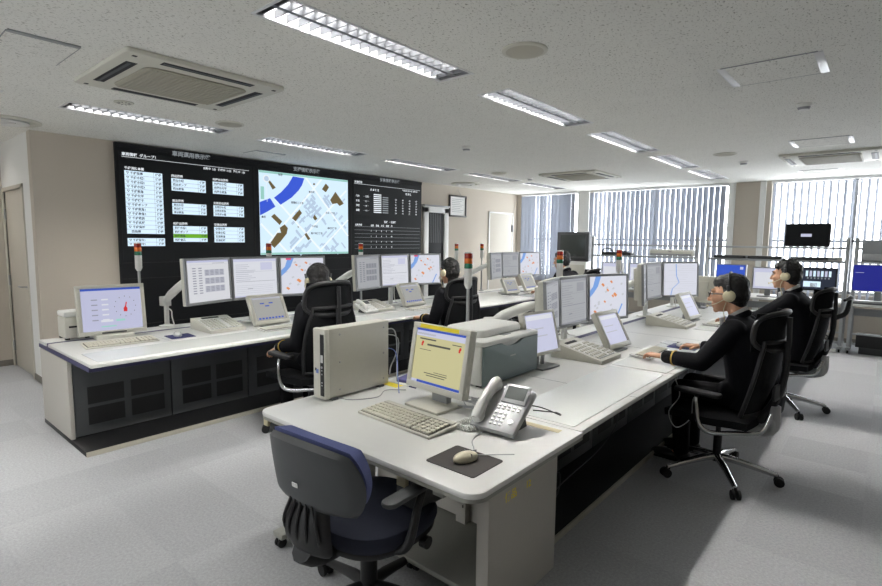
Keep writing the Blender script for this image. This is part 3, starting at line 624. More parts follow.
def monitor(name, lab, loc, rz, kind, w=.515, h=.425, bez=.022, tilt=-3, body='greyp', back='cream', group=None, cat='monitor', deep=.1):
    t = thing(name, lab, cat, loc, rz, group); mx = RX(tilt)
    mb = MB(); b = bez
    for q_ in ((-w/2, w/2, 0, b*1.15), (-w/2, w/2, h-b, h), (-w/2, -w/2+b, b*1.15, h-b), (w/2-b, w/2, b*1.15, h-b)): mb.box(q_[0], q_[1], -.004, .022, q_[2], q_[3], bv=.003)
    mb.xf(mx); mb.build('bezel', M[body], t)
    mb = MB(); mb.box(-w/2, w/2, .015, .5*deep+.01, 0, h, bv=.006); mb.box(-w*.38, w*.38, .03, deep, h*.12, h*.9, bv=.012)
    for i in range(7): mb.box(-w/2-.002, -w/2+.004, .02, .036, h*(.15+.1*i), h*(.2+.1*i)); mb.box(w/2-.004, w/2+.002, .02, .036, h*(.15+.1*i), h*(.2+.1*i))
    mb.xf(mx); mb.build('rear_housing', M[back], t)
    mb, ms = screen_art(kind, w-2*b, h-2.15*b); mb.xf(mx @ T(0, .004, b*1.15)); mb.build('screen', ms, t, False)
    return t
def monitor_arm(lab, base, side, tip):
    """gas spring arm on a round base; base, tip world points"""
    t = thing('spring_arm_stand', lab, 'monitor stand', base, 0, 'white spring arm stands'); d = V(tip)-V(base)
    MB().lathe([(.07, 0), (.07, .012), (.03, .02), (.022, .03), (.022, .22)], mx=T(0, 0, 0)).build('base_post', M['white'], t)
    u = V((d.x, d.y, 0)).normalized(); e = V((0, 0, .25))
    mb = MB(); mb.box(-.035, .035, -.06, .03, .2, .29, bv=.006, mx=RZ(math.degrees(math.atan2(u.y, u.x))-90)); mb.build('joint_block', M['white'], t)
    mb = MB(); mb.tube([e, e*.75+d*.25+V((0, 0, .02)), e*.3+d*.7+V((0, 0, .02)), d], [.03, .04, .038, .028], seg=10, smooth=3); mb.build('spring_arm', M['white'], t)
    mb = MB(); m_ = (e+d)/2; [mb.ball(e.lerp(d, k)+V((0, 0, .045)), (.016, .016, .006), u=8, v=6) for k in (.3, .75)]; mb.build('arm_slots', M['dark'], t)
    mb = MB(); mb.tube([e*.7+u*.05, e*.55+d*.2-V((0, 0, .08)), V((u.x*.09, u.y*.09, .1)), V((u.x*.13, u.y*.13, .01))], .006, seg=6, smooth=4); mb.build('arm_cord', M['white'], t)
    return t
def monitor_post(lab, loc, top, halfw):
    t = thing('monitor_stand', lab, 'monitor stand', loc, 90, 'white posts carrying three monitors')
    MB().box(-.09, .09, -.07, .07, 0, .012, bv=.004).build('base_plate', M['white'], t)
    MB().box(-.025, .025, -.02, .02, .01, top, bv=.006).build('post', M['white'], t)
    mb = MB(); mb.box(-halfw, halfw, -.015, .015, top-.05, top, bv=.005); mb.build('cross_rail', M['white'], t)
    mb = MB(); mb.tube([(.03, 0, top-.06), (.06, .0, top*.55), (.1, .02, .05), (.22, 0, .008)], .005, seg=6, smooth=4); mb.build('stand_cord', M['white'], t)
def tower_light(lab, loc, top=1.5):
    t = thing('signal_tower', lab, 'signal light', loc, 0, 'red amber green signal towers'); h = top-loc[2]
    MB().lathe([(.045, 0), (.045, .008), (.015, .014), (.011, h-.25), (.026, h-.235)]).build('pole', M['silver'], t)
    MB().lathe([(.016, h-.262), (.029, h-.235), (.029, h-.118)]).build('body', M['white'], t)
    for k, m in enumerate(('green', 'orange', 'red')): MB().lathe([(.029, h-.118+k*.036), (.03, h-.116+k*.036), (.03, h-.084+k*.036), (.029, h-.082+k*.036)]).build('lens', M[m], t, label=('green lens', 'amber lens', 'red lens')[k])
    MB().lathe([(.029, h-.01), (.028, 0+h-.003), (.0, h)]).build('cap', M['white'], t)
def call_console(lab, loc, rz=90):
    t = thing('telephone_console', lab, 'telephone console', loc, rz, 'call desk telephone consoles')
    w, d = .34, .4
    mb = MB(); mb.prism([(-d/2, 0), (d/2, 0), (d/2, .1), (d/2-.05, .105), (-d/2, .028)], -w/2, w/2, mx=Matrix(((0, 0, 1, 0), (1, 0, 0, 0), (0, 1, 0, 0), (0, 0, 0, 1))), bv=.006); mb.build('housing', M['cream'], t)
    sl_ = math.atan2(.077, d-.05); P_ = T(0, -d/2, .0285) @ Matrix.Rotation(sl_, 4, 'X')
    mb = MB(); mb.box(-.15, .15, .03, .3, -.002, .003, bv=.002); mb.xf(P_); mb.build('key_panel', M['white'], t)
    for nm, cs in (('line_keys', range(5)), ('number_keys', range(6, 9))):
        mb = MB()
        for c in cs:
            for r_ in range(6): x, y = -.132+c*.033, .055+r_*.04; mb.box(x-.011, x+.011, y-.012, y+.012, .002, .009, bv=.002)
        mb.xf(P_); mb.build(nm, M['cream'], t)
    mb = MB(); mb.box(-.1, .06, .31, .335, .0, .004); mb.xf(P_); mb.build('display_strip', M['dark'], t, False)
    mb = MB(); [mb.box(-.132+c*.033-.012, -.132+c*.033+.012, .028, .034, .002, .0045) for c in range(8)]; mb.xf(P_); mb.build('key_labels', M['greyp'], t, False)
    return t
def tablet(lab, loc, rz=90, kind='touch', w=.32, h=.26, tilt=-28, foot=True):
    t = thing('touch_display', lab, 'touch screen', loc, rz, 'small tilted touch displays'); mx = T(0, -.05, .03) @ RX(tilt)
    mb = MB(); b = .032
    for q_ in ((-w/2, w/2, 0, b*1.2), (-w/2, w/2, h-b, h), (-w/2, -w/2+b, b*1.2, h-b), (w/2-b, w/2, b*1.2, h-b)): mb.box(q_[0], q_[1], -.006, .02, q_[2], q_[3], bv=.004)
    mb.xf(mx); mb.build('bezel', M['cream'], t)
    mb = MB(); mb.box(-w/2, w/2, .012, .045, 0, h, bv=.01); mb.xf(mx); mb.build('rear_housing', M['cream'], t)
    mb, ms = screen_art(kind, w-2*b, h-2.2*b); mb.xf(mx @ T(0, .002, b*1.2)); mb.build('screen', ms, t, False)
    mb = MB(); mb.box(-.1, .1, -.06, .13, 0, .012, bv=.004); mb.tube([(0, .08, .01), (0, .07, .08), (0, .02, .14)], .022, seg=10); mb.build('stand', M['greyp'], t)
    return t
KM = {}
def keyboard(lab, loc, rz=90, w=.44, d=.16, each=False, group='slim white keyboards on the consoles', body='white'):
    t = thing('keyboard', lab, 'keyboard', loc, rz, group); mx = RX(3.5)
    mb = MB(); mb.box(-w/2, w/2, -d/2, d/2, .004, .018, bv=.006); mb.box(-w/2+.01, w/2-.01, d/2-.035, d/2-.005, .014, .022, bv=.003); mb.xf(mx); mb.build('body', M[body], t)
    mb = MB(); mb.box(-w/2+.012, w*.2+.012, -d/2+.012, d/2-.04, .0175, .019); mb.box(w*.23, w/2-.012, -d/2+.012, d/2-.04, .0175, .019); mb.xf(mx); mb.build('key_well', M['keygap'], t, False)
    keys = []; kw = (w-.06)/21.0
    for r_ in range(5 if not each else 5):
        y = -d/2+.022+r_*(d-.06)/5+.004
        x = -w/2+.016
        row = [1]*14 if r_ else [1.3, 1.3, 5.5, 1.3, 1.3, 1.3, 1.3]
        tot = sum(row); sc = (w*.7-.004)/tot
        for k in row: keys.append((x+k*sc/2, y, k*sc/2-(.0026 if each else .0012))); x += k*sc
        for c in range(4): keys.append((w*.23+.004+(c+.5)*(w*.27-.02)/4, y, (w*.27-.02)/8-.003))
    kh = (d-.06)/10-(.0028 if each else .0012)
    if each:
        base = {}
        for x, y, hw in keys[:98]:
            k = round(hw, 4)
            if k not in base: mb = MB(); mb.prism([(-hw, -kh), (hw, -kh), (hw, kh), (-hw, kh)], 0, .009, bv=.0025); base[k] = mb.mesh('key', M['key'])
            p = mx @ V((x, y, .0185)); o = link('key', base[k], t, True, p, (R(3.5), 0, 0))
    else:
        for nm, lo, hi in (('main_keys', -9, w*.22), ('number_keys', w*.22, 9)):
            mb = MB()
            for x, y, hw in keys:
                if lo < x < hi: mb.box(x-hw, x+hw, y-kh, y+kh, .0185, .026, bv=.0015, seg=1)
            mb.xf(mx); mb.build(nm, M['key' if body != 'white' else 'cream'], t)
    return t
def mouse(lab, loc, rz=90, m='white', group='computer mice'):
    t = thing('mouse', lab, 'mouse', loc, rz, group)
    mb = MB(); mb.ball((0, 0, .012), (.03, .055, .026), u=20, v=14)
    for v in mb.bm.verts:
        if v.co.z < .002: v.co.z = .002
    mb.build('shell', M[m], t)
    mb = MB(); mb.box(-.0008, .0008, .012, .05, .02, .0355); mb.box(-.028, .028, .0105, .0122, .01, .033); mb.build('button_gap', M['greyp'], t, False)
    MB().tube([(0, .053, .012), (.0, .09, .005), (.02, .14, .004), (.05, .2, .004)], .0022, seg=6, smooth=4).build('mouse_cord', M['cord'], t)
def pad(lab, loc, rz, w, d, m, group=None):
    o = MB().prism(rrect(-w/2, w/2, -d/2, d/2, .012), 0, .003).build('mouse_mat', M[m]); o.location = loc; o.rotation_euler = (0, 0, R(rz)); tag(o, lab, 'mouse mat', group)
def clear_mat(lab, xf, y0, y1):
    o = MB().prism(rrect(-.42, -.05, y0, y1, .01), 0, .002).build('desk_mat', M['mat_clear']); o.location = (xf, 0, DZ); tag(o, lab, 'desk mat', 'clear glossy desk mats')
def triple(seat, xm, yc, z, kinds, toe=(16, 16)):
    names = ('left', 'middle', 'right'); g = 'workstation monitors in threes'
    for i, k in enumerate(kinds):
        s = i-1
        lab = f'{names[i]} of three monitors at {seat}, showing ' + {'table': 'a grey table', 'form': 'a white form', 'tabledim': 'a dim table', 'formdim': 'a dim form', 'map': 'a blue river map', 'mapfar': 'an orange blocked map', 'route': 'a blue line map'}[k]
        a = R(toe[i//2]); monitor('monitor', lab, (xm+(.2575*math.sin(a) if s else 0), yc+s*(.262+.2575*math.cos(a)), z), 90-toe[i//2]*s, k, group=g)
    monitor_post(f'white post and rail carrying the three monitors at {seat}', (xm-.1, yc, DZ), z-DZ+.22, .56)
SEATS = [('the nearest left console seat', -4.0, -4.83, 2.81, .945, ('table', 'form', 'map'), (16, 14)), ('the second left console seat', -4.0, -4.83, 4.78, .945, ('tabledim', 'form', 'map'), (14, 14)), ('the far left console seat', -4.0, -4.83, 7.52, .94, ('tabledim', 'formdim', 'mapfar'), (14, 14)),
         ('the nearest right console seat', -1.0, -2.0, 4.13, .84, ('tabledim', 'formdim', 'mapfar'), (17, 20)), ('the second right console seat', -1.0, -2.0, 6.14, .905, ('tabledim', 'formdim', 'route'), (16, 34))]
for n, (s, xf, xm, yc, z, kinds, toe) in enumerate(SEATS):
    triple(s, xm, yc, z, kinds, toe)
    monitor_arm(f'white spring arm beside the left monitor at {s}', (xm-.4 if xf < -2 else xm-.2, yc-(.72 if xf < -2 else .95), DZ), 0, (xm-.08+.1, yc-.66, z+.24))
    if n in (0, 1, 3, 4): call_console(f'cream telephone console with key rows at {s}', (xf-.74 if n < 2 else xf-.66, yc-.46 if n < 2 else yc-.5, DZ))
    tablet(f'small tilted touch display at {s}', (xf-.56 if n < 3 else xf-.6, yc+(-.02, .04, .16, -.1, .02)[n], DZ), 90 if n < 3 else 86, 'touch' if n < 3 else 'touchpale', w=.38 if n < 3 else .36, h=.31)
    keyboard(f'slim white keyboard in front of the touch display at {s}', (xf-.34, yc+(-.04 if n < 3 else -.06), DZ+.002), each=(n == 3))
    pad(f'navy mouse mat at {s}', (xf-.22, yc+.4, DZ+.002), 90, .2, .22, 'navy', 'navy mouse mats')
    mouse(f'white mouse on the navy mat at {s}', (xf-.22, yc+.38, DZ+.005))
    clear_mat(f'clear glossy desk mat at the front edge of {s}', xf, yc-.6, yc+.62)
tablet('left one of the two touch displays on the far left console, dark screen', (-4.5, 7.02, DZ), 82, 'touch')
keyboard('slim keyboard behind the two far touch displays', (-4.72, 7.3, DZ), group='slim white keyboards on the consoles')
clear_mat('clear glossy desk mat at the near end of the right console, beside the front desk', -1.0, 2.2, 3.48)
clear_mat('clear glossy desk mat below the dial screen on the left console end', -4.0, 1.16, 2.22)
clear_mat('clear glossy desk mat between the two nearer left seats', -4.0, 3.5, 4.2)
for y, x, l_ in ((1.87, -5.25, 'signal tower before the left end of the video wall'), (3.21, -5.25, 'signal tower in front of the lit map screen'), (4.55, -5.25, 'signal tower in front of the dark right screen of the video wall'), (6.55, -5.25, 'left of the two thin far signal towers near the framed notice'), (7.24, -5.25, 'right of the two thin far signal towers, before the beige door'),
                 (2.97, -2.27, 'largest signal tower, on the right console behind the printer'), (4.34, -2.27, 'signal tower behind the nearest right monitors'), (5.72, -2.27, 'signal tower beside the second right monitor group')):
    tower_light(l_, (x, y, DZ), 1.475 if x > -3 else 1.505)
# left end: display with keyboard and a small box
t = monitor('monitor', 'pale monitor with red dial on its screen at the left console end', (-4.95, 1.55, DZ+.035), 84, 'dial', w=.5, h=.42, bez=.03, tilt=-8, body='cream', deep=.12)
MB().box(-.14, .14, -.06, .16, -.035, .0, bv=.008).build('foot', M['cream'], t); MB().box(-.08, .08, .03, .1, -.01, .2, bv=.01, mx=RX(-8)).build('neck', M['cream'], t); MB().box(-.09, .09, -.012, -.004, .008, .02, mx=RX(-8)).build('badge_strip', M['dgrey'], t)
keyboard('cream keyboard below the dial screen on the left console end', (-4.66, 1.5, DZ), 86, .52, .2, each=True, group='slim white keyboards on the consoles', body='cream')
pad('navy mouse mat beside the keyboard on the left console end', (-4.62, 1.95, DZ+.002), 86, .2, .2, 'navy', 'navy mouse mats'); mouse('white mouse beside the keyboard on the left console end', (-4.62, 1.93, DZ+.005), 86)
t = thing('label_printer', 'small cream printer box behind the dial screen on the left console end', 'printer', (-5.2, 1.325, DZ), 90)
mb = MB(); mb.box(-.09, .09, -.1, .1, .012, .19, bv=.012); mb.build('housing', M['cream'], t); MB().box(-.09, .09, -.1, .1, .19, .235, bv=.012).build('lid', M['white'], t); MB().box(-.06, .06, -.104, -.098, .1, .115).build('paper_slot', M['dark'], t)
mb = MB(); [mb.box(x-.015, x+.015, y-.015, y+.015, 0, .014) for x in (-.07, .07) for y in (-.08, .08)]; mb.build('feet', M['dark'], t)
# small lcd near the printer
t = monitor('monitor', 'small pale monitor on a grey stand between the printer and the telephone console', (-1.72, 3.13, DZ+.09), 84, 'touchpale', w=.36, h=.3, bez=.02, tilt=-14, body='cream', deep=.06)
mb = MB(); mb.box(-.1, .1, -.05, .1, -.09, -.076, bv=.004); mb.tube([(-.03, .05, -.08), (-.03, .04, .06)], .014, seg=8); mb.tube([(.03, .05, -.08), (.03, .04, .06)], .014, seg=8); mb.build('stand', M['greyp'], t)
# phones beside the seats
def desk_phone(lab, loc, rz, big=False):
    t = thing('telephone', lab, 'telephone', loc, rz, 'desk telephones')
    w, d = .2, .22; a = 35 if big else 22; t.scale = (1.14,)*3 if big else (1, 1, 1); mx = T(0, -d/2, .018) @ RX(a)
    mb = MB(); mb.box(-w/2, w/2, 0, d, -.018, .012, bv=.008); mb.xf(mx); mb.build('housing', M['silver' if big else 'white'], t)
    mb = MB(); mb.prism([(-d/2+.05, 0), (d/2-.04, 0), (d/2-.075, .1)], -.06, .06, mx=Matrix(((0, 0, 1, 0), (1, 0, 0, 0), (0, 1, 0, 0), (0, 0, 0, 1)))); mb.build('wedge_stand', M['dgrey'], t)
    mb = MB(); mb.box(-.02, w/2-.01, d*.62, d*1.0, .008, .018, bv=.004); mb.xf(mx @ T(0, 0, .0) @ T(0, d*.62, .01) @ RX(14) @ T(0, -d*.62, -.01)); mb.build('display_hood', M['silver' if big else 'white'], t)
    mb = MB(); mb.box(-.008, w/2-.02, d*.7, d*.95, .0182, .0195); mb.xf(mx @ T(0, d*.62, .01) @ RX(14) @ T(0, -d*.62, -.01)); mb.build('display', M['lcdgrey'], t, False)
    km = MB(); km.box(-.0065, .0065, -.005, .005, 0, .005, bv=.0015); km = km.mesh('key', M['white'])
    for r_ in range(4):
        for c in range(3): p = mx @ V((-.012+c*.021, .028+r_*.018, .012)); link('key', km, t, True, p, (R(a), 0, 0))
    for c in range(5):
        for r_ in range(2): p = mx @ V((-.014+c*.022, .106+r_*.014, .012)); link('key', km, t, True, p, (R(a), 0, 0))
    mb = MB(); mb.lathe([(.012, .012), (.011, .018), (0, .018)], mx=T(.066, .05, 0)); mb.lathe([(.005, .018), (.004, .02), (0, .02)], mx=T(.066, .05, 0)); mb.xf(mx); mb.build('navigation_key', M['white'], t)
    mb = MB(); mb.tube([(-.068, .02, .03), (-.068, .04, .036), (-.068, .11, .05), (-.068, .19, .04), (-.068, .215, .03)], [.02, .024, .018, .024, .022], seg=12, smooth=4, flat=1.2); mb.ball((-.068, .035, .024), (.026, .028, .016)); mb.ball((-.068, .2, .026), (.026, .028, .018)); mb.xf(mx); mb.build('handset', M['white'], t)
    if big:
        mb = MB(); P_ = [V((-.075, -.1, .012)), V((-.1, -.135, .012)), V((-.15, -.12, .012)), V((-.155, -.06, .012)), V((-.12, -.02, .012)), V((-.1, .04, .014))]; pth, _ = catmull(P_, [1]*6, 40); pts = []
        for i, c in enumerate(pth[:-1]):
            d = (pth[i+1]-c).normalized(); n_ = V((-d.y, d.x, 0)); a_ = i*.75; pts.append(c+n_*.009*math.cos(a_)+V((0, 0, .009*math.sin(a_))))
        mb.tube(pts, .0035, seg=5); mb.build('coiled_cord', M['white'], t)
    return t
desk_phone('white telephone beside the console at the second left seat', (-4.62, 4.08, DZ), 90)
# ------------------------------------------------------------------ front desk
t = thing('front_desk', 'white desk with rounded corners in the foreground joined to the right console', 'desk', (-1.67, 1.76, 0))
mb = MB(); mb.prism(rrect(-.69, .68, -.405, .41, .07, which=(0, 0, 1, 1)), DZ-.025, DZ, bv=.008); mb.build('desktop', M['desk'], t)
mb = MB(); mb.prism(rrect(-.688, .678, -.403, .41, .07, which=(0, 0, 1, 1)), DZ-.037, DZ-.02); mb.build('edge_strip', M['deskgrey'], t)
mb = MB(); mb.box(.5, .56, -.15, .405, .0, DZ-.037, bv=.004); mb.build('end_panel', M['steel'], t)
MB().box(-.56, .5, .3, .33, .12, DZ-.05).build('modesty_panel', M['steel'], t, False)
MB().box(-.56, .5, -.13, .36, .09, .115, bv=.003).build('lower_shelf', M['deskgrey'], t)
mb = MB(); mb.box(-.6, .58, -.33, -.29, DZ-.075, DZ-.037); mb.box(-.6, .58, .3, .34, DZ-.075, DZ-.037); mb.box(.45, .5, -.36, .3, DZ-.08, DZ-.037); mb.build('underframe', M['deskgrey'], t, False)
for x in (-.2, .1):
    p = MB().box(x-.03, x+.03, .26, .3, .1, DZ-.05).build('slotted_post', M['steel'], t, False)
    mb = MB(); [mb.box(x+(.012), x+.018, .2585, .262, .2+i*.035, .215+i*.035) for i in range(12)]; mb.build('slots', M['dark'], p, False)
mb = MB(); mb.box(-.6, -.54, .2, .26, .08, DZ-.04); mb.box(-.61, -.53, -.38, .38, .05, .08, bv=.006); mb.build('leg', M['deskgrey'], t)
for y in (-.36, .34):
    c = MB().lathe([(.012, .03), (.012, .05)], mx=T(-.57, y, 0)).build('caster', M['alu'], t); mb = MB(); [mb.cyl((-.57+s*.012-.007, y, .024), (-.57+s*.012+.007, y, .024), .024) for s in (-1, 1)]; mb.build('wheel', M['rubber'], c)
mb = MB(); mb.box(-.64, -.6, -.4, -.36, DZ-.07, DZ-.03, bv=.004); mb.build('corner_bracket', M['tan'], t); MB().box(-.6, -.52, -.39, -.34, DZ-.1, DZ-.05, bv=.006).build('cable_clip', M['black'], t)
mb = MB(); mb.box(.555, .5606, 0, .1, .5, .52); mb.build('tape_mark', M['steel'], t, False)
for y0, sz in ((-.04, '備品'), (.12, '12')): text_obj([(sz, .045, T(.5612, y0, .50) @ Matrix(((0, 0, 1, 0), (1, 0, 0, 0), (0, 1, 0, 0), (0, 0, 0, 1))), 'LEFT')], M['yellow'], t, 'yellow_writing')
t = thing('power_box', 'dark grey box hung under the front desk behind its blue chair', 'box', (-1.42, 1.56, DZ-.082))
mb = MB(); mb.box(-.05, .06, -.1, .14, -.15, -.0, bv=.004); mb.build('case', M['dgrey'], t); MB().box(-.03, .02, -.12, -.1, -.05, -.005, bv=.002).build('bracket', M['tan'], t)
# tower computer
t = thing('desktop_computer', 'upright cream desktop computer case standing on the front desk', 'computer', (-2.25, 1.885, DZ), 0)
mb = MB(); mb.box(-.045, .052, -.2, .23, .012, .385, bv=.004); mb.build('case', M['beige'], t)
f = MB().box(-.048, .055, -.232, -.198, .01, .388, bv=.008).build('front_bezel', M['cream'], t)
MB().box(.016, .048, -.2345, -.231, .03, .36, bv=.002).build('drive_strip', M['black'], f, label='black drive strip')
mb = MB(); mb.box(.024, .042, -.2365, -.234, .21, .25); mb.build('sticker', M['paper'], f, False); mb = MB(); mb.lathe([(.007, 0), (.006, .004), (0, .004)], mx=T(.032, -.2335, .185) @ RX(90)); [mb.box(.028, .037, -.2365, -.234, z, z+.006) for z in (.165, .145, .1, .085)]; mb.build('buttons', M['silver'], f)
mb = MB(); mb.box(-.03, -.016, -.2335, -.231, .16, .175); mb.box(-.02, -.0, -.2335, -.231, .148, .17, 1); mb.build('badges', [M['dgrey'], M['cordblue']], f, False)
mb = MB(); [mb.lathe([(.006, 0), (.005, .0025), (0, .003)], mx=T(.052, y, z) @ RY(90)) for y in (-.13, .19) for z in (.05, .2, .35)]; mb.build('side_screws', M['silver'], t)
mb = MB(); [mb.box(-.05, .06, y-.02, y+.02, 0, .014, bv=.004) for y in (-.17, .17)]; mb.build('feet', M['dgrey'], t)
mb = MB(); mb.tube([(.02, .232, .33), (.05, .28, .32), (.06, .29, .2), (.03, .27, .1), (.05, .24, .06)], .004, seg=6, smooth=5); mb.tube([(.0, .232, .3), (.06, .3, .27), (.05, .3, .12), (.08, .27, .02)], .003, seg=6, smooth=5); mb.build('rear_cords', M['cord'], t)
mb = MB(); mb.tube([(.01, .232, .22), (.06, .28, .19), (.16, .2, .07), (.25, .12, .015)], .003, seg=6, smooth=5); mb.build('blue_cord', M['cordblue'], t)
o = MB().tube([(-2.19, 1.75, DZ+.003), (-2.12, 1.78, DZ+.003), (-2.06, 1.9, DZ+.003), (-2.12, 2.02, DZ+.003), (-2.04, 2.1, DZ+.003)], .0025, seg=6, smooth=6).build('cord', M['greyp']); tag(o, 'thin grey cord lying beside the upright computer on the front desk', 'cord')
o = MB().box(-.06, .06, -.03, .03, 0, .0012).build('paper_slip', M['yellow']); o.location = (-2.18, 2.13, DZ); tag(o, 'yellow paper slip under the rear of the upright computer', 'paper')
o = MB().box(-.11, .1, -.02, .02, 0, .001).build('paper_slip', M['tan']); o.location = (-1.17, 2.1, DZ); o.rotation_euler = (0, 0, R(2)); tag(o, 'tan tape strip on the front desk behind the telephone', 'tape')
o = MB().prism(rrect(-.11, .11, -.09, .09, .02), 0, .02, bv=.006).build('folded_cloth', M['purple']); o.location = (-2.13, 2.3, DZ); o.rotation_euler = (0, 0, R(12)); tag(o, 'folded violet cloth behind the front desk monitor', 'cloth')
# front monitor
t = monitor('monitor', 'cream monitor with yellow web page, on the front desk', (-1.735, 1.985, DZ+.075), -4, 'desktop', w=.41, h=.345, bez=.028, tilt=-10, body='cream', deep=.075, group=None)
mb = MB(); mb.box(-.15, .13, -.0055, -.004, .3205, .341, mx=RX(-10)); mb.build('label_strip', M['yellow'], t)
MB().box(-.12, .12, -.09, .1, -.075, -.06, bv=.005).build('base', M['cream'], t); MB().box(-.055, .055, .045, .085, -.065, .14, bv=.008).build('neck', M['greyp'], t)
keyboard('cream full size keyboard on the front desk before the yellow screen', (-1.69, 1.745, DZ), -3, .5, .2, each=True, group=None, body='beige')
pad('black mouse mat at the front edge of the front desk', (-1.2, 1.565, DZ), 0, .235, .2, 'mpad'); mouse('cream mouse on the black mouse mat', (-1.195, 1.565, DZ+.003), -20, 'mouse')
desk_phone('large silver and white telephone with display on the front desk', (-1.285, 1.98, DZ), 3, True)
o = MB().tube([(-1.33, 1.86, DZ+.004), (-1.3, 1.75, DZ+.004), (-1.24, 1.68, DZ+.004), (-1.2, 1.62, DZ+.02)], .0025, seg=6, smooth=5).build('cord', M['cord']); tag(o, 'thin cord running from the telephone to the cream mouse', 'cord')
mb = MB(); rr = random.Random(5)
for i in range(9):
    p = V((-1.52, 2.1, DZ+.006)); pts = [p+V((rr.uniform(-.1, .12), rr.uniform(-.06, .07), rr.uniform(0, .05))) for _ in range(6)]; mb.tube(pts, .003, seg=5, smooth=5)
tag(mb.build('cord', M['cord']), 'tangle of pale cords between the front monitor and the telephone', 'cord')
o = MB().tube([(-1.26, 2.09, DZ+.09), (-1.2, 2.16, DZ+.07), (-1.14, 2.23, DZ+.03), (-1.2, 2.31, DZ+.008), (-1.31, 2.27, DZ+.006)], .003, seg=6, smooth=6).build('cord', M['cordb']); tag(o, 'black cord looping behind the telephone onto the right console', 'cord')
# laser printer
t = thing('laser_printer', 'boxy white laser printer with teal grey front on the right console end', 'printer', (-1.9, 2.72, DZ), 90)
mb = MB(); mb.box(-.31, .31, -.16, .2, .012, .25, bv=.01); mb.build('housing', M['white'], t)
mb = MB(); pts = [(-.3, .012), (.3, .012), (.3, .245)]+[(.3-.6*i/14, .245-(.03*math.sin(PI*(i-4)/6) if 4 <= i <= 10 else 0)) for i in range(1, 14)]+[(-.3, .245)]
mb.prism(pts, .158, .178, mx=Matrix(((1, 0, 0, 0), (0, 0, -1, 0), (0, 1, 0, 0), (0, 0, 0, 1))), bv=.003); mb.build('front_panel', M['printerface'], t, label='teal grey front panel')
mb = MB(); mb.prism(rrect(-.315, .315, -.182, .21, .03), .245, .275, bv=.01); mb.prism(rrect(-.22, .24, -.1, .2, .05), .27, .325, bv=.02); mb.build('top_cover', M['white'], t)
mb = MB(); mb.box(-.03, .05, -.13, -.09, .274, .279, bv=.002); mb.build('control_panel', M['greyp'], t); mb = MB(); mb.box(-.03, .03, -.1795, -.178, .15, .158); mb.build('badge', M['silver'], t, False)
mb = MB(); mb.lathe([(.014, 0), (.012, .004), (0, .004)], mx=T(-.31, 0.04, .19) @ RY(-90)); mb.build('side_knob', M['dgrey'], t)
mb = MB(); mb.tube([(-.312, .06, .24), (-.33, .02, .2), (-.325, -.05, .1), (-.33, -.08, .01)], .003, seg=6, smooth=5); mb.build('side_cord', M['dgrey'], t)
mb = MB(); [mb.box(x-.02, x+.02, y-.02, y+.02, 0, .014) for x in (-.27, .27) for y in (-.13, .16)]; mb.build('feet', M['dark'], t)
# ------------------------------------------------------------------ chairs
def star_base(t, r, m, a0, wm='rubber'):
    for k in range(5):
        a = R(a0+72*k); u = V((math.cos(a), math.sin(a), 0))
        l_ = MB().tube([u*.03+V((0, 0, .13)), u*.12+V((0, 0, .12)), u*(r-.02)+V((0, 0, .075)), u*r+V((0, 0, .07))], [.026, .024, .017, .015], seg=10, smooth=3).build('leg', M[m], t)
        n = V((-u.y, u.x, 0)); c = u*r
        MB().cyl(c+V((0, 0, .075)), c+V((0, 0, .03)), .01).tube([c+n*.012-u*.012+V((0, 0, .062)), c+u*.022*0+V((0, 0, .066)), c-n*.012+V((0, 0, .05))], .01, seg=6).build('caster', M[wm], l_)
        w = MB(); [w.cyl(c+u*.012+n*(s*.017-.008)+V((0, 0, .03)), c+u*.012+n*(s*.017+.008)+V((0, 0, .03)), .03, seg=18) for s in (-1, 1)]; w.build('wheel', M[wm], l_)
def sheet(fn, nu, nv, th):
    """thick curved sheet from fn(u,v)->point, u,v in 0..1"""
    b = bmesh.new(); g = [[b.verts.new(fn(i/nu, j/nv)) for j in range(nv+1)] for i in range(nu+1)]
    for i in range(nu):
        for j in range(nv): b.faces.new((g[i][j], g[i+1][j], g[i+1][j+1], g[i][j+1]))
    bmesh.ops.recalc_face_normals(b, faces=b.faces[:])
    bmesh.ops.solidify(b, geom=b.faces[:], thickness=th)
    return b
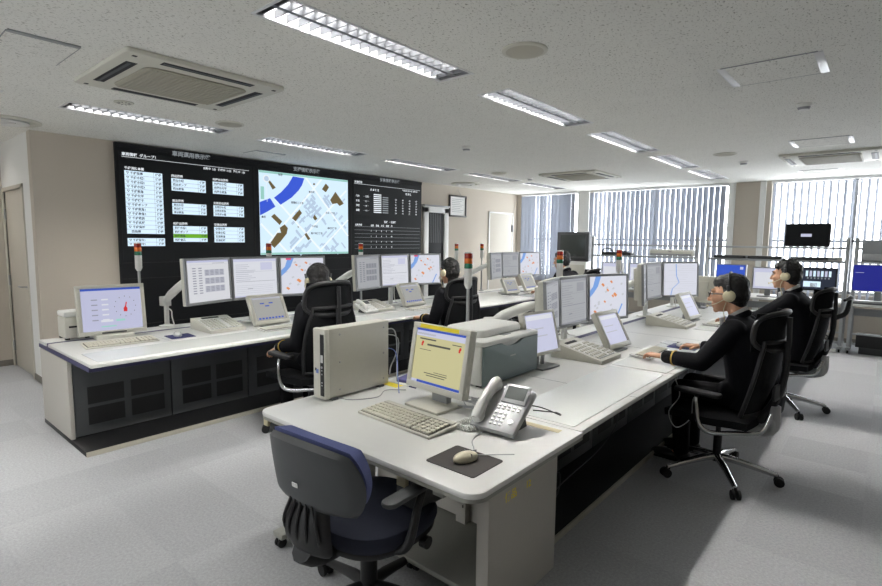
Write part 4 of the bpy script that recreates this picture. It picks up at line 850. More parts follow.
def task_chair(lab, loc, rz, hanger=False, head=True, group='black mesh task chairs', lift=0):
    t = thing('task_chair', lab, 'chair', loc, rz, group)
    star_base(t, .35, 'chrome', 1)
    MB().lathe([(.032, .1), (.034, .13), (.026, .14), (.026, .3), (.016, .3), (.016, .39)]).build('gas_column', M['black'], t)
    mb = MB(); mb.box(-.1, .1, -.14, .12, .37, .42, bv=.015); mb.tube([(.08, .05, .39), (.2, .05, .385)], .006, seg=6); mb.build('tilt_mechanism', M['dgrey'], t)
    b = MB()
    def seat(u, v): x = (u-.5)*.5; y = -.24+v*.5; return V((x, y, .455+.012*abs(x*4)**2-.035*max(0, v-.75)**1.5*8*.5+.01*math.cos(v*6)))
    mb = MB(); mb.merge(sheet(seat, 14, 14, .045)); bmesh.ops.bevel(mb.bm, geom=[e for e in mb.bm.edges if len(e.link_faces) == 2 and e.calc_face_angle(0) > 1], offset=.016, segments=2, affect='EDGES'); mb.build('seat', M['meshb'], t)
    for s in (-1, 1):
        mb = MB(); mb.tube([(s*.24, .06, .60), (s*.265, .055, .55), (s*.27, .03, .42), (s*.24, -.03, .365), (s*.16, -.16, .375), (s*.1, -.28, .40), (s*.07, -.32, .52)], [.014, .015, .016, .017, .016, .015, .012], seg=10, smooth=4, flat=.8)
        a = mb.build('armrest_frame', M['chrome'], t, label='polished metal arm frame')
        MB().prism(rrect(-.04, .04, -.15, .14, .035), 0, .028, bv=.009, mx=T(s*.245, .06, .60)).build('arm_pad', M['black'], a)
    Bk = lambda u, v: V(((u-.5)*(.40+.08*math.sin(PI*min(1, v*1.1)))*(1-.15*max(0, v-.8)*5*.6), -.235-.10*v-.05*math.sin(PI*v)*.4+.05*(2*abs(u-.5))**2, .50+v*.48))
    MB().merge(sheet(Bk, 14, 14, .008)).build('backrest', M['meshb'], t)
    mb = MB(); ed = [Bk(i/10, 0) for i in range(11)]+[Bk(1, i/10) for i in range(1, 11)]+[Bk(1-i/10, 1) for i in range(1, 11)]+[Bk(0, 1-i/10) for i in range(1, 11)]
    mb.tube(ed, .014, seg=8); mb.tube([Bk(.5, 0)+V((0, 0, -.06)), Bk(.5, .2)+V((0, -.05, 0)), Bk(.5, .6)+V((0, -.045, 0)), Bk(.5, 1)+V((0, -.02, 0))], [.03, .026, .02, .02], seg=8, smooth=3); mb.build('back_frame', M['black'], t)
    mb = MB(); mb.tube([(0, -.12, .38), (0, -.24, .385), (0, -.31, .42), (0, -.32, .56)], [.05, .045, .04, .03], seg=10, smooth=4); mb.ball((0, -.31, .44), (.05, .035, .06)); mb.build('back_support', M['silver'], t)
    MB().prism(rrect(-.13, .13, -.05, .05, .04), -.008, .008, mx=T(0, -.335, .66) @ RX(90), bv=.004).build('lumbar_pad', M['black'], t)
    if head:
        Hr = lambda u, v: V(((u-.5)*(.46-.05*v), -.335-.015*v+.11*(2*abs(u-.5))**2, .925+v*.235))
        h = MB().merge(sheet(Hr, 12, 8, .006)).build('headrest', M['meshb'], t)
        mb = MB(); n = 36; pts = []
        for i in range(n):
            a = 2*PI*i/n; u = .5+.5*math.copysign(abs(math.cos(a))**.6, math.cos(a)); v = .5+.5*math.copysign(abs(math.sin(a))**.6, math.sin(a)); pts.append(Hr(u, v))
        mb.tube(pts+[pts[0]], [.017]*(n+1), seg=8, cap=False); mb.tube([Bk(.5, .9)+V((0, -.03, 0)), (0, -.365, .98), (0, -.36, 1.13)], .016, seg=8, smooth=3); mb.build('headrest_frame', M['black'], h)
    if hanger:
        mb = MB(); mb.tube([(.06, -.36, .90), (.07, -.43, .95), (.07, -.45, 1.07)], [.022, .02, .016], seg=8, smooth=4); mb.tube([(-.04, -.43, 1.07), (.06, -.46, 1.09), (.19, -.43, 1.085)], [.012, .016, .014], seg=8, smooth=3); mb.build('coat_hanger', M['black'], t)
    return t
CH1 = [('black mesh task chair under the person at the nearest left console seat', (-3.5, 2.5, 0), 90), ('black mesh task chair under the person at the second left console seat', (-3.45, 4.12, 0), 86), ('black mesh task chair under the person at the far left console seat', (-3.5, 7.22, 0), 88),
       ('black mesh task chair with chrome base at the nearest right seat', (-.78, 3.81, 0), 83), ('black mesh task chair with coat hanger at the second right seat', (-.68, 5.81, 0), 84), ('empty black task chair at the left console, between two seated people', (-3.42, 5.75, 0), 84)]
for i, (l_, p, rz) in enumerate(CH1): task_chair(l_, p, rz, hanger=(i == 4), head=(i != 5)).scale = (1, 1, (1.06, 1.02, 1, .985, 1, 1)[i])
# blue office chair
t = thing('office_chair', 'blue padded office chair with black shell, tucked under the front desk', 'chair', (-1.54, 1.37, 0), 3)
star_base(t, .34, 'black', 26)
MB().lathe([(.034, .1), (.036, .3), (.02, .3), (.02, .4)]).build('gas_column', M['black'], t)
MB().box(-.1, .1, -.12, .12, .37, .41, bv=.015).build('tilt_mechanism', M['black'], t)
mb = MB(); mb.prism([(.245*math.copysign(abs(math.cos(a))**.75, math.cos(a)), .02+.25*math.copysign(abs(math.sin(a))**.75, math.sin(a))) for a in [2*PI*i/40 for i in range(40)]], .405, .48, bv=.03); mb.build('seat', M['bluedark'], t)
mb = MB(); mb.prism([(.235*math.copysign(abs(math.cos(a))**.75, math.cos(a)), .02+.24*math.copysign(abs(math.sin(a))**.75, math.sin(a))) for a in [2*PI*i/40 for i in range(40)]], .385, .415, bv=.01); mb.build('seat_pan', M['black'], t)
def slab(f, th, nu=18, nv=14, puff=4, both=0):
    """closed padded panel: f(x, z) in -1..1 gives the back surface, thickness grows toward +y"""
    b = bmesh.new(); g = [[], []]
    for k in (0, 1):
        for i in range(nu+1):
            row = []
            for j in range(nv+1):
                u, v = 2*i/nu-1, 2*j/nv-1; du, dv = u*math.sqrt(1-v*v/2), v*math.sqrt(1-u*u/2); m_ = max(abs(u), abs(v))
                p = f(u*.45+du*.55, v*.45+dv*.55).copy(); q_ = math.sqrt(max(0, 1-m_**puff)); p.y += th*q_ if k else -both*q_
                row.append(b.verts.new(p))
            g[k].append(row)
        for i in range(nu):
            for j in range(nv): b.faces.new((g[k][i][j], g[k][i+1][j], g[k][i+1][j+1], g[k][i][j+1]))
    bmesh.ops.remove_doubles(b, verts=b.verts[:], dist=1e-5); bmesh.ops.recalc_face_normals(b, faces=b.faces[:])
    return b
BF = lambda x, z: V((x*.252, -.315-.02*(z+1)+.075*x*x, .735+.135*z-.02*x*x))
MB().merge(slab(lambda x, z: BF(x*.985, z*.985)+V((0, .008, .012)), .075, puff=14, both=.0)).build('back_cushion', M['bluefab'], t)
sh = MB().merge(slab(lambda x, z: BF(x, z), .012, both=.022, puff=8)).build('back_shell', M['dgrey'], t, label='dark grey plastic back shell')
mb = MB(); mb.box(-.014, .014, -.0015, .0015, -.008, .008, mx=T(.0, -.3605, .70) @ RX(8)); mb.build('rating_label', M['paper'], sh, False)
MB().merge(slab(lambda x, z: V((x*(.12-.03*z), -.285+.03*x*x-.05*math.cos((z+.2)*1.3), .542+.118*z)), .02, both=.02, puff=6)).build('back_support', M['black'], t)
mb = MB(); [mb.tube([V(((u-.5)*.2, -.33+.1*(u-.5)**2, .45)), V(((u-.5)*.24, -.356+.1*(u-.5)**2, .53)), V(((u-.5)*.14, -.335, .63))], .006, seg=6, smooth=4) for u in (.1, .3, .5, .7, .9)]; mb.build('support_ribs', M['black'], t); mb = MB(); mb.tube([(0, -.1, .4), (0, -.25, .40), (0, -.33, .45)], .05, seg=10, smooth=3); mb.build('back_bracket', M['black'], t)
for s in (-1, 1):
    a = MB().tube([(s*.12, -.08, .395), (s*.22, -.07, .40), (s*.262, -.05, .44), (s*.262, .0, .56), (s*.245, .06, .612)], [.018, .022, .026, .022, .018], seg=10, smooth=4, flat=.7).build('armrest_frame', M['black'], t)
    MB().prism(rrect(-.032, .032, -.13, .13, .03), 0, .022, bv=.009, mx=T(s*.24, -.03, .605)).build('arm_pad', M['dgrey'], a)
MB().lathe([(.025, 0), (.025, .03), (0, .03)], mx=T(.22, .08, .37) @ RY(90)).build('tilt_knob', M['black'], t)
# ------------------------------------------------------------------ people
def loft(secs, n=28):
    b = bmesh.new(); rings = [[b.verts.new(c+V((rx*math.copysign(abs(math.cos(a))**.85, math.cos(a)), ry*math.copysign(abs(math.sin(a))**.85, math.sin(a)), 0))) for a in [2*PI*i/n for i in range(n)]] for c, rx, ry in secs]
    for i in range(len(rings)-1):
        for k in range(n): b.faces.new((rings[i][k], rings[i][(k+1) % n], rings[i+1][(k+1) % n], rings[i+1][k]))
    b.faces.new(rings[0][::-1]); b.faces.new(rings[-1]); return b
def person(lab, loc, rz, lh, rh, lean=8, yaw=0, pitch=6, sc=1.0, glasses=False, messy=0, vox=.0065, swatch=False):
    t = thing('person', lab, 'person', loc, rz); t.scale = (sc, sc, sc)
    U = T(0, -.06, .52) @ RX(-lean) @ T(0, .06, -.52); u = lambda *p: U @ V(p)
    nb = u(0, -.01, 1.07); Hm = T(*(u(0, .035, 1.238))) @ RZ(yaw) @ RX(-pitch) @ Matrix.Scale(1.07, 4); h = lambda *p: Hm @ V(p)
    arms = []
    for s, hd in ((-1, lh), (1, rh)):
        S = u(s*.175, -.01, 1.0); W = V(hd); hand = W.copy()
        fw = V((-s*.18, 1, -.05)).normalized() if hd[2] > .69 else V((0, .9, -.45)).normalized(); W = W-fw*.075
        a, b = .285, .255; d = (W-S); L = min(d.length, a+b-.01); dn = d.normalized(); W = S+dn*L
        k = (a*a-b*b+L*L)/(2*L); hgt = math.sqrt(max(0, a*a-k*k)); pole = V((s*.55, -.25, -1)); pole = (pole-dn*pole.dot(dn)).normalized()
        Eb = S+dn*k+pole*hgt; arms.append((s, S, Eb, W, fw))
    # body: head, neck, trunk, arms, hands, legs as one skin
    mb = MB()
    mb.ball(h(0, -.012, .034), (.074, .094, .082), mx=Hm.to_3x3().to_4x4()); mb.ball(h(0, .042, -.03), (.061, .06, .086), mx=Hm.to_3x3().to_4x4()); mb.ball(h(0, .053, -.082), (.044, .044, .032), mx=Hm.to_3x3().to_4x4())
    mb.cone(h(0, .099, .012), h(0, .119, -.03), .008, .0125); mb.ball(h(0, .11, -.032), (.018, .012, .01)); mb.cone(h(-.036, .082, .026), h(.036, .082, .026), .015, .015); mb.ball(h(0, .083, -.1), .019); mb.ball(h(0, .085, -.064), (.03, .021, .032), mx=Hm.to_3x3().to_4x4()); mb.cone(h(-.016, .097, -.066), h(.016, .097, -.066), .009, .009)
    for s in (-1, 1): mb.ball(h(s*.036, .07, -.028), .028); mb.ball(h(s*.076, -.016, -.012), (.011, .02, .031), mx=Hm.to_3x3().to_4x4())
    mb.cone(nb, h(0, -.02, -.05), .056, .054)
    mb.chain([V((0, -.04, .56)), u(0, -.04, .75), u(0, -.02, .93)], [.08, .08, .09]); mb.cone(u(-.14, -.01, 1.0), u(.14, -.01, 1.0), .05, .05); mb.cone(u(0, -.01, 1.0), nb, .075, .055)
    for s, S, Eb, W, fw in arms:
        mb.chain([S, Eb, W], [.045, .036, .025])
        side = V((-s, 0, 0)); side = (side-fw*side.dot(fw)).normalized(); up = fw.cross(side); up = up if up.z > 0 else -up
        P0 = W+fw*.085
        for k in range(4): mb.cone(W+side*(-.012+.008*k), P0+side*(-.03+.02*k), .016, .0125)
        for k, ln in enumerate((.062, .078, .084, .074)):
            b0 = P0+side*(-.032+.0215*k); p1 = b0+fw*ln*.5+up*.004; p2 = p1+(fw*.75-up*.5).normalized()*ln*.34; p3 = p2+(fw*.35-up*.85).normalized()*ln*.26
            mb.chain([b0, p1, p2, p3], [.0105, .0095, .009, .008])
        t0 = W+fw*.025+side*.022; t1 = t0+(side*.75+fw*.6-up*.1).normalized()*.038; t2 = t1+(fw*.85+side*.25-up*.3).normalized()*.034
        mb.chain([t0, t1, t2], [.014, .0115, .009])
    legs = []
    for s in (-1, 1):
        hip, kn, an = V((s*.09, -.03, .53)), V((s*.12, .38, .53)), V((s*.12, .36, .10)); legs.append((s, hip, kn, an))
        mb.chain([hip, kn, an], [.07, .05, .038]); mb.cone(an-V((0, 0, .02)), an+V((0, .08, -.066)), .024, .014)
    remesh('body', mb, M['skin'], vox, t, 2)
    # jacket
    mb = MB(); mb.merge(loft([(V((0, -.05, .46)), .2, .165), (V((0, -.055, .56)), .205, .168), (u(0, -.06, .68), .2, .162), (u(0, -.06, .8), .208, .165), (u(0, -.052, .9), .218, .162), (u(0, -.035, .98), .222, .14), (u(0, -.022, 1.035), .18, .1), (u(0, -.012, 1.065), .1, .07), (u(0, -.01, 1.09), .07, .06)])); mb.cone(u(-.165, -.015, .985), u(.165, -.015, .985), .075, .075)
    for s, S, Eb, W, fw in arms:
        We = Eb.lerp(W, .93); mb.chain([S, S.lerp(Eb, .5), Eb, We], [.08, .069, .06, .046])
    for s in (-1, 1): mb.cone(V((s*.1, -.03, .56)), V((s*.13, .08, .58)), .09, .07)
    j = remesh('jacket', mb, M['suit'], .008, t, 3)
    for s, S, Eb, W, fw in arms:
        d = (W-Eb).normalized(); p = Eb.lerp(W, .93)
        MB().cyl(p, p+d*.03, .04, .036).build('shirt_cuff', M['shirt'], j); q_ = Eb.lerp(W, .70)
        MB().cyl(q_, q_+d*.008, .0548, .054).build('cuff_stripe', M['gold'], j)
        MB().lathe([(.008, 0), (.006, .004), (0, .005)], mx=T(*(Eb.lerp(W, .8)+V((s*.0, -.0, .045))))).build('cuff_button', M['gold'], j)
    mb = MB(); mb.tube([u(.065*math.cos(a), -.012+.065*math.sin(a)+.0, 1.075+.028*(-math.sin(a))) for a in [2*PI*i/20 for i in range(21)]], .013, seg=8, cap=False, flat=1.6); mb.build('jacket_collar', M['suit'], j)
    mb = MB(); R_ = [(u(.062*math.cos(a), -.008+.062*math.sin(a), 1.07-.02*math.sin(a)), u(.06*math.cos(a), -.006+.06*math.sin(a), 1.118-.03*math.sin(a))) for a in [2*PI*i/24 for i in range(25)]]
    vs = [(mb.bm.verts.new(a), mb.bm.verts.new(b)) for a, b in R_]
    for i in range(24): mb.bm.faces.new((vs[i][0], vs[i+1][0], vs[i+1][1], vs[i][1]))
    bmesh.ops.solidify(mb.bm, geom=mb.bm.faces[:], thickness=.006); mb.prism([(-.06, 1.08), (.06, 1.08), (0, .86)], -.001, .012, mx=U @ T(0, .085, 0) @ Matrix(((1, 0, 0, 0), (0, 0, 1, 0), (0, 1, 0, 0), (0, 0, 0, 1))))
    sh = mb.build('shirt', M['shirt'], t)
    MB().prism([(-.012, 1.05), (.012, 1.05), (.028, .88), (0, .85), (-.028, .88)], 0, .008, mx=U @ T(0, .1, 0) @ Matrix(((1, 0, 0, 0), (0, 0, 1, 0), (0, 1, 0, 0), (0, 0, 0, 1)))).build('tie', M['trouser'], t)
    mb = MB()
    for s, hip, kn, an in legs: mb.chain([hip, kn, an+V((0, 0, -.012))], [.088, .068, .055])
    mb.ball((0, -.06, .55), (.175, .135, .09)); remesh('trousers', mb, M['trouser'], .009, t, 3)
    for s, hip, kn, an in legs:
        mb = MB(); mb.ball(an+V((0, -.01, -.05)), (.042, .055, .042)); mb.ball(an+V((0, .11, -.065)), (.045, .1, .034)); mb.box(an.x-.04, an.x+.04, an.y-.06, an.y+.2, .001, .014, bv=.005); mb.build('shoe', M['shoe'], t)
    # hair
    mb = MB(); H3 = Hm.to_3x3().to_4x4()
    mb.ball(h(0, -.026, .048), (.081, .097, .082), mx=H3); mb.ball(h(0, -.045, .0), (.081, .076, .085), mx=H3); mb.ball(h(0, -.05, -.05), (.058, .05, .05), mx=H3)
    for s in (-1, 1): mb.ball(h(s*.067, -.004, .012), (.012, .018, .034), mx=H3)
    mb.ball(h(0, .022, .074), (.07, .062, .05), mx=H3); mb.ball(h(.02, .05, .07), (.04, .032, .03), mx=H3)
    if messy:
        rd = random.Random(4)
        for i in range(14):
            a, e = rd.uniform(-PI, PI), rd.uniform(.1, 1.5); p = V((.082*math.cos(a)*math.cos(e), -.014+.1*math.sin(a)*math.cos(e), .05+.085*math.sin(e))); d = (p-V((0, -.014, .02))).normalized(); mb.cone(h(*p), h(*(p+d*.012+V((0, .012, -.012)))), .012, .005)
    remesh('hair', mb, M['hair'], .005, t, 1, noise=(.012, .02))
    # face
    for s in (-1, 1):
        e = MB().ball(h(s*.031, .091, .006), (.012, .009, .0065), mx=H3).build('eye', M['eye'], t); MB().ball(h(s*.031, .0985, .006), (.005, .003, .005), mx=H3).build('iris', M['pupil'], e)
        MB().tube([h(s*.016, .102, .027), h(s*.032, .1, .031), h(s*.05, .086, .026)], [.003, .004, .002], seg=6, smooth=3).build('eyebrow', M['hair'], t)
    MB().tube([h(-.02, .1, -.066), h(0, .1075, -.064), h(.02, .1, -.066)], [.003, .0055, .003], seg=6, smooth=4).build('lips', M['lip'], t)
    if glasses:
        g = MB()
        for s in (-1, 1):
            g.tube([h(s*.033+.021*math.cos(a), .113-.012*abs(math.cos(a))*(1 if math.cos(a)*s > 0 else 0), .004+.014*math.sin(a)) for a in [2*PI*i/16 for i in range(17)]], .0028, seg=6, cap=False)
            g.tube([h(s*.055, .1, .008), h(s*.075, .06, .008), h(s*.079, -.01, .0)], .0045, seg=6)
        g.tube([h(-.012, .115, .008), h(.012, .115, .008)], .0025, seg=6); g.build('glasses', M['black'], t)
    # headset
    hs = MB().tube([h(.09*math.cos(a), -.022, .03+.102*math.sin(a)) for a in [PI*i/16 for i in range(17)]], .006, seg=8, flat=1.8).build('headset', M['black'], t, label='black headband with cream ear cups')
    for s in (-1, 1):
        MB().lathe([(.028, 0), (.036, .004), (.037, .016), (.029, .024), (.012, .027), (0, .027)], mx=Hm @ T(s*.078, -.018, -.012) @ RY(90*s)).build('ear_cup', M['headset'], hs); MB().tube([h(s*.094, -.02, .02), h(s*.1, -.02, .055)], .011, seg=8).build('cup_yoke', M['dgrey'], hs)
    mb = MB(); mb.tube([h(-.1, -.01, -.02), h(-.09, .05, -.05), h(-.055, .105, -.066), h(-.02, .128, -.072)], .0035, seg=6, smooth=4); mb.ball(h(-.016, .13, -.072), .008); mb.build('microphone_boom', M['headset'], hs)
    MB().tube([h(-.1, -.0, -.05), h(-.09, .02, -.1), u(-.1, .06, 1.03), u(-.12, .12, .9)], .003, seg=6, smooth=5).build('headset_cord', M['headset'], hs)
    if swatch:
        s, S, Eb, W, fw = arms[0]; d = (W-Eb).normalized(); p = Eb.lerp(W, .97); MB().cyl(p, p+d*.012, .0385, .0375).build('wristwatch', M['silver'], t)
    return t
person('person in black suit seen from behind at the nearest left console seat', (-3.5, 2.63, 0), 92, (-.3, .27, .655), (.2, .48, .745), lean=3, yaw=-22, pitch=2, vox=.007, swatch=True, sc=.985)
person('person in black jacket seated at the second left console seat, facing the street map', (-3.42, 4.28, 0), 86, (-.2, .36, .725), (.2, .46, .745), lean=6, yaw=-10, pitch=6, vox=.007)
person('person at the far left seat, head and shoulders before the boxy television', (-3.6, 7.22, 0), 84, (-.18, .46, .745), (.2, .46, .745), lean=9, yaw=10, pitch=8, sc=1.045, vox=.008)
person('person in glasses and black suit with gold cuff stripe, typing', (-.66, 3.98, 0), 88, (-.2, .55, .755), (.33, .46, .76), lean=9, yaw=2, pitch=8, glasses=True, vox=.005)
person('person with tousled hair and cream headset at the second right seat', (-.61, 5.93, 0), 86, (-.08, .6, .755), (.25, .5, .755), lean=6, yaw=-6, pitch=4, sc=1.03, messy=1, vox=.006)
o = MB().tube([(-1.02, 3.62, .66), (-.98, 3.6, .55), (-1.03, 3.56, .44), (-.97, 3.52, .36), (-.9, 3.58, .42), (-.9, 3.62, .54), (-.86, 3.66, .6)], .0035, seg=6, smooth=6).build('cord', M['cord']); tag(o, 'pale headset cord hanging in a loop below the right console edge', 'cord')
o = MB().tube([(-1.26, 2.24, .2), (-1.24, 2.5, .27), (-1.22, 2.9, .33), (-1.24, 3.2, .4), (-1.3, 3.4, .5)], .0035, seg=6, smooth=6).tube([(-1.26, 2.24, .2), (-1.22, 2.38, .24), (-1.24, 2.44, .34), (-1.27, 2.3, .3), (-1.26, 2.24, .2)], .0035, seg=6, smooth=6).build('cord', M['dgrey']); tag(o, 'dark cord sagging under the near end of the right console', 'cord')
# ------------------------------------------------------------------ rack by the windows
RY0 = 9.5
def bar(name, m, t, *bs):
    mb = MB(); [mb.box(*b, bv=.003) for b in bs]; return mb.build(name, M[m], t)
rk = [(-4.28, -2.44, 'left aluminium equipment rack in front of the middle window'), (-2.28, -.44, 'middle aluminium equipment rack before the beige pillar wall'), (-.34, 1.5, 'aluminium equipment rack at the right edge of the photo')]
for a, b, l_ in rk:
    t = thing('equipment_rack', l_, 'rack', ((a+b)/2, RY0, 0), 0, 'aluminium equipment racks'); w = (b-a)/2
    for x in (-w, w):
        MB().box(x-.025, x+.025, -.025, .025, .05, 1.645, bv=.004).build('post', M['alu'], t); MB().box(x-.022, x+.022, .42, .46, .05, .74, bv=.004).build('rear_post', M['alu'], t)
        MB().box(x-.03, x+.03, -.12, .5, .045, .085, bv=.004).build('foot', M['alu'], t); mb = MB(); [mb.cyl((x-.012, y, .024), (x+.012, y, .024), .024) for y in (-.1, .46)]; mb.build('caster', M['rubber'], t)
    for z in (1.5, 1.3): bar('rail', 'alu', t, (-w+.025, w-.025, -.02, .02, z-.02, z+.01))
    bar('shelf', 'alu', t, (-w+.025, w-.025, -.09, .26, 1.305, 1.312)); bar('worktop', 'desk', t, (-w+.02, w-.02, -.3, .47, .70, .73)); bar('cable_tray', 'greyp', t, (-w+.025, w-.025, .02, .06, .54, .64)); bar('lower_rail', 'alu', t, (-w+.025, w-.025, -.015, .015, .26, .285), (-w+.025, w-.025, .43, .45, .05, .08))
# things on the rack
def footed(t):
    z = t.location.z-.73; bar('base', 'greyp', t, (-.13, .13, -.05, .14, -z+.001, -z+.018)); bar('neck', 'greyp', t, (-.04, .04, .05, .08, -z+.01, .12))
t = thing('television', 'boxy dark grey television on a cream stand before the left window', 'television', (-4.72, 9.55, 1.165), -3)
mb = MB(); mb.box(-.345, .345, -.03, .06, 0, .57, bv=.012); mb.box(-.27, .27, .05, .36, .06, .52, bv=.04); mb.build('housing', M['dgrey'], t)
mb = MB(); mb.merge(sheet(lambda u, v: V(((u-.5)*.54, -.032-.012*(1-((u-.5)*2)**2)*(1-((v-.5)*2)**2), .1+v*.41)), 12, 10, .006)); mb.build('screen', M['crt'], t); bar('control_strip', 'black', t, (-.3, .3, -.034, -.03, .03, .06))
t = thing('television_stand', 'cream cabinet stand under the boxy television', 'stand', (-4.72, 9.6, 0)); bar('cabinet', 'white', t, (-.3, .3, -.1, .34, .02, 1.163)); bar('door_panel', 'cream', t, (-.28, .28, -.112, -.1, .06, 1.1)); bar('plinth', 'dgrey', t, (-.28, .28, -.08, .32, 0, .02))
monitor('monitor', 'wide black monitor with a small white dialog, on top of the middle rack', (-.93, 9.47, 1.512), 2, 'off', w=.56, h=.34, bez=.015, tilt=0, body='black', back='black')
footed(monitor('monitor', 'bright blue monitor on the middle rack worktop', (-1.9, 9.4, .88), -2, 'blue', w=.44, h=.34, bez=.016, tilt=-2, body='greyp')); 
footed(monitor('monitor', 'pale lilac monitor on the middle rack worktop, between two heads', (-1.38, 9.4, .84), 3, 'plain', w=.42, h=.35, bez=.018, tilt=-2, body='greyp'))
footed(monitor('monitor', 'camera picture monitor behind the empty headrest on the middle rack', (-.76, 9.42, .87), 3, 'cctv', w=.46, h=.34, bez=.02, tilt=-2, body='black', back='black'))
footed(monitor('monitor', 'deep blue monitor at the right edge on its grey base', (-.06, 9.36, .9), 4, 'deepblue', w=.6, h=.38, bez=.012, tilt=-2, body='silver'))
footed(monitor('monitor', 'pale monitor low behind the signal tower, left on the left rack', (-3.86, 9.4, .83), -4, 'plain', w=.4, h=.35, bez=.018, tilt=-2, body='greyp'))
footed(monitor('monitor', 'pale monitor right on the left rack, mostly hidden by the second right monitors', (-3.33, 9.4, .83), 2, 'plain', w=.42, h=.35, bez=.018, tilt=-2, body='greyp'))
t = thing('keyboard_tray', 'flat grey device under the deep blue monitor at the right edge', 'device', (-.05, 9.29, .732)); bar('case', 'greyp', t, (-.27, .3, -.08, .03, 0, .05)); bar('front_strip', 'dgrey', t, (-.27, .3, -.082, -.08, .01, .022))
t = thing('scanner', 'long cream flat device on the left rack upper shelf', 'device', (-2.83, 9.55, 1.313)); bar('case', 'cream', t, (-.37, .33, -.12, .18, .012, .1)); bar('lid', 'white', t, (-.36, .32, -.11, .17, .1, .118)); bar('front_slot', 'greyp', t, (-.36, .32, -.123, -.12, .02, .045)); bar('badge', 'dgrey', t, (-.05, 0, -.123, -.12, .075, .085))
t = thing('scanner', 'grey box device with red mark on the right rack shelf', 'device', (-.02, 9.55, 1.313)); bar('case', 'greyp', t, (-.26, .4, -.12, .2, .005, .3)); bar('red_mark', 'red', t, (-.0, .14, -.122, -.12, .05, .075)); bar('front_panel', 'silver', t, (-.25, .39, -.124, -.12, .015, .11))
t = thing('telephone', 'black telephone with raised cord at the left rack shelf', 'telephone', (-3.98, 9.5, 1.313)); bar('body', 'black', t, (-.1, .12, -.09, .09, 0, .05)); MB().tube([(-.11, -.04, .03), (-.07, -.05, .1), (.02, -.05, .12), (.11, -.04, .06), (.14, -.04, .03)], .012, seg=8, smooth=4).build('handset', M['black'], t)
t = thing('black_box', 'low black box beside the black telephone on the left rack shelf', 'device', (-3.67, 9.5, 1.313)); bar('case', 'black', t, (-.15, .14, -.08, .1, 0, .05)); bar('top_plate', 'dgrey', t, (-.06, .05, -.05, .05, .05, .075))
for x, l_ in ((-1.93, 'left flat black unit on the middle rack shelf'), (-1.45, 'right flat black unit on the middle rack shelf'), (-.88, 'thin black unit behind the tousled head on the middle rack shelf')):
    t = thing('network_unit', l_, 'device', (x, 9.5, 1.313), 0, 'flat black units on the middle rack'); bar('case', 'black', t, (-.225, .225, -.11, .15, .004, .045)); bar('front_strip', 'dgrey', t, (-.2, .2, -.112, -.11, .014, .03))
t = thing('small_device', 'small white device on the middle rack shelf near the right posts', 'device', (-.58, 9.48, 1.313)); bar('case', 'cream', t, (-.09, .09, -.05, .06, 0, .05)); bar('front_plate', 'greyp', t, (-.07, .03, -.052, -.05, .01, .04))
t = thing('black_box', 'large black box on the floor by the right rack', 'box', (-.02, 9.53, .0)); bar('case', 'black', t, (-.24, .5, -.1, .2, .1, .27)); bar('stand', 'dgrey', t, (-.2, .45, -.06, .16, 0, .1))
t = thing('desktop_computer', 'small dark upright computer under the middle rack worktop', 'computer', (-1.0, 9.66, 0)); bar('case', 'dgrey', t, (-.06, .06, -.2, .2, .01, .42)); bar('front_panel', 'black', t, (-.055, .055, -.208, -.2, .03, .4)); bar('feet', 'rubber', t, (-.05, .05, -.18, .18, 0, .012))
t = thing('desktop_computer', 'grey upright computer between the two heads on the middle rack worktop', 'computer', (-1.17, 9.4, .73)); bar('case', 'greyp', t, (-.06, .06, -.16, .16, .006, .37)); bar('front_panel', 'dgrey', t, (-.05, -.01, -.165, -.16, .04, .34)); bar('feet', 'rubber', t, (-.05, .05, -.14, .14, 0, .008))
t = thing('display_box', 'cream boxy display seen from behind at the end of the right console', 'monitor', (-1.86, 7.45, DZ)); bar('case', 'cream', t, (-.2, .2, -.08, .06, .08, .42)); bar('rear_hump', 'cream', t, (-.13, .13, -.13, -.08, .12, .36)); bar('base', 'greyp', t, (-.1, .1, -.09, .06, 0, .015)); bar('neck', 'greyp', t, (-.03, .03, -.03, .02, .012, .1))
monitor_arm('white spring arm at the far end of the right console', (-2.15, 7.3, DZ), 0, (-1.98, 7.1, 1.3))
mb = MB(); rr = random.Random(9)
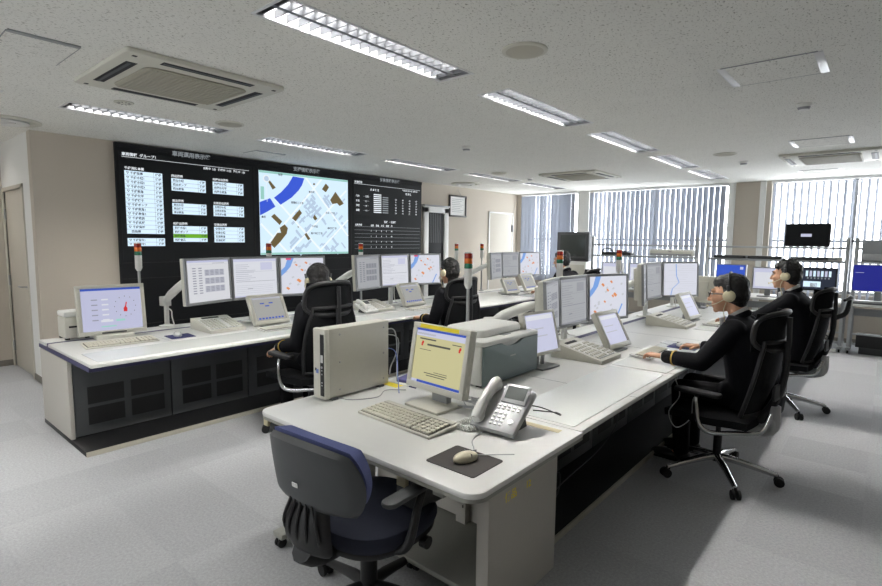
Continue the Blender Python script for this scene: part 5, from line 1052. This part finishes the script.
for i in range(14):
    p = V((rr.uniform(-.85, -.6), 9.66, .32)); mb.tube([p+V((rr.uniform(-.15, .15), rr.uniform(-.05, .08), rr.uniform(-.22, .22))) for _ in range(4)], .006, seg=5, smooth=4)
o = mb.build('cord', M['cordb']); tag(o, 'bundle of black cords under the middle rack', 'cord')
for x in (.1, .25):
    o = MB().tube([(x-.05, 9.55, .535), (x, 9.6, .45), (x+.06, 9.6, .36), (x+.03, 9.62, .28)], .006, seg=6, smooth=5).build('cord', M['cordb']); tag(o, f'black cord hanging under the right rack tray, {"left" if x < .2 else "right"} one', 'cord')
t = thing('power_strip', 'long white power strip at the foot of the middle rack', 'power strip', (-.75, 9.36, 0)); bar('case', 'white', t, (-.3, .28, -.03, .03, .0, .05)); bar('sockets', 'greyp', t, *[(-.25+i*.09, -.2+i*.09, -.02, .02, .05, .052) for i in range(6)])
# ------------------------------------------------------------------ light and camera
w = bpy.data.worlds.new('sky'); bpy.context.scene.world = w; w.use_nodes = True
bg = w.node_tree.nodes['Background']; bg.inputs['Color'].default_value = (.92, .96, 1, 1); bg.inputs['Strength'].default_value = SKY
cam = bpy.data.cameras.new('camera'); co = bpy.data.objects.new('camera', cam); C.objects.link(co)
cam.sensor_width = 36; cam.sensor_fit = 'HORIZONTAL'; cam.lens = 523.65/882*36; cam.clip_start = .05
P_, Y_, Q_ = R(5.827), R(40.357), R(.6076)
fw = V((-math.sin(Y_)*math.cos(P_), math.cos(Y_)*math.cos(P_), -math.sin(P_))); r_ = fw.cross(V((0, 0, 1))).normalized(); u_ = r_.cross(fw)
r2 = r_*math.cos(Q_)+u_*math.sin(Q_); u2 = -r_*math.sin(Q_)+u_*math.cos(Q_)
co.matrix_world = Matrix(((r2.x, u2.x, -fw.x, 0), (r2.y, u2.y, -fw.y, 0), (r2.z, u2.z, -fw.z, 1.56), (0, 0, 0, 1)))
sc = bpy.context.scene; sc.camera = co
sc.view_settings.view_transform = 'Standard'; sc.view_settings.look = 'None'; sc.view_settings.gamma = 1; sc.view_settings.exposure = .06; sc.view_settings.use_curve_mapping = False
sc.cycles.max_bounces = 8; sc.cycles.diffuse_bounces = 5; sc.cycles.transparent_max_bounces = 12
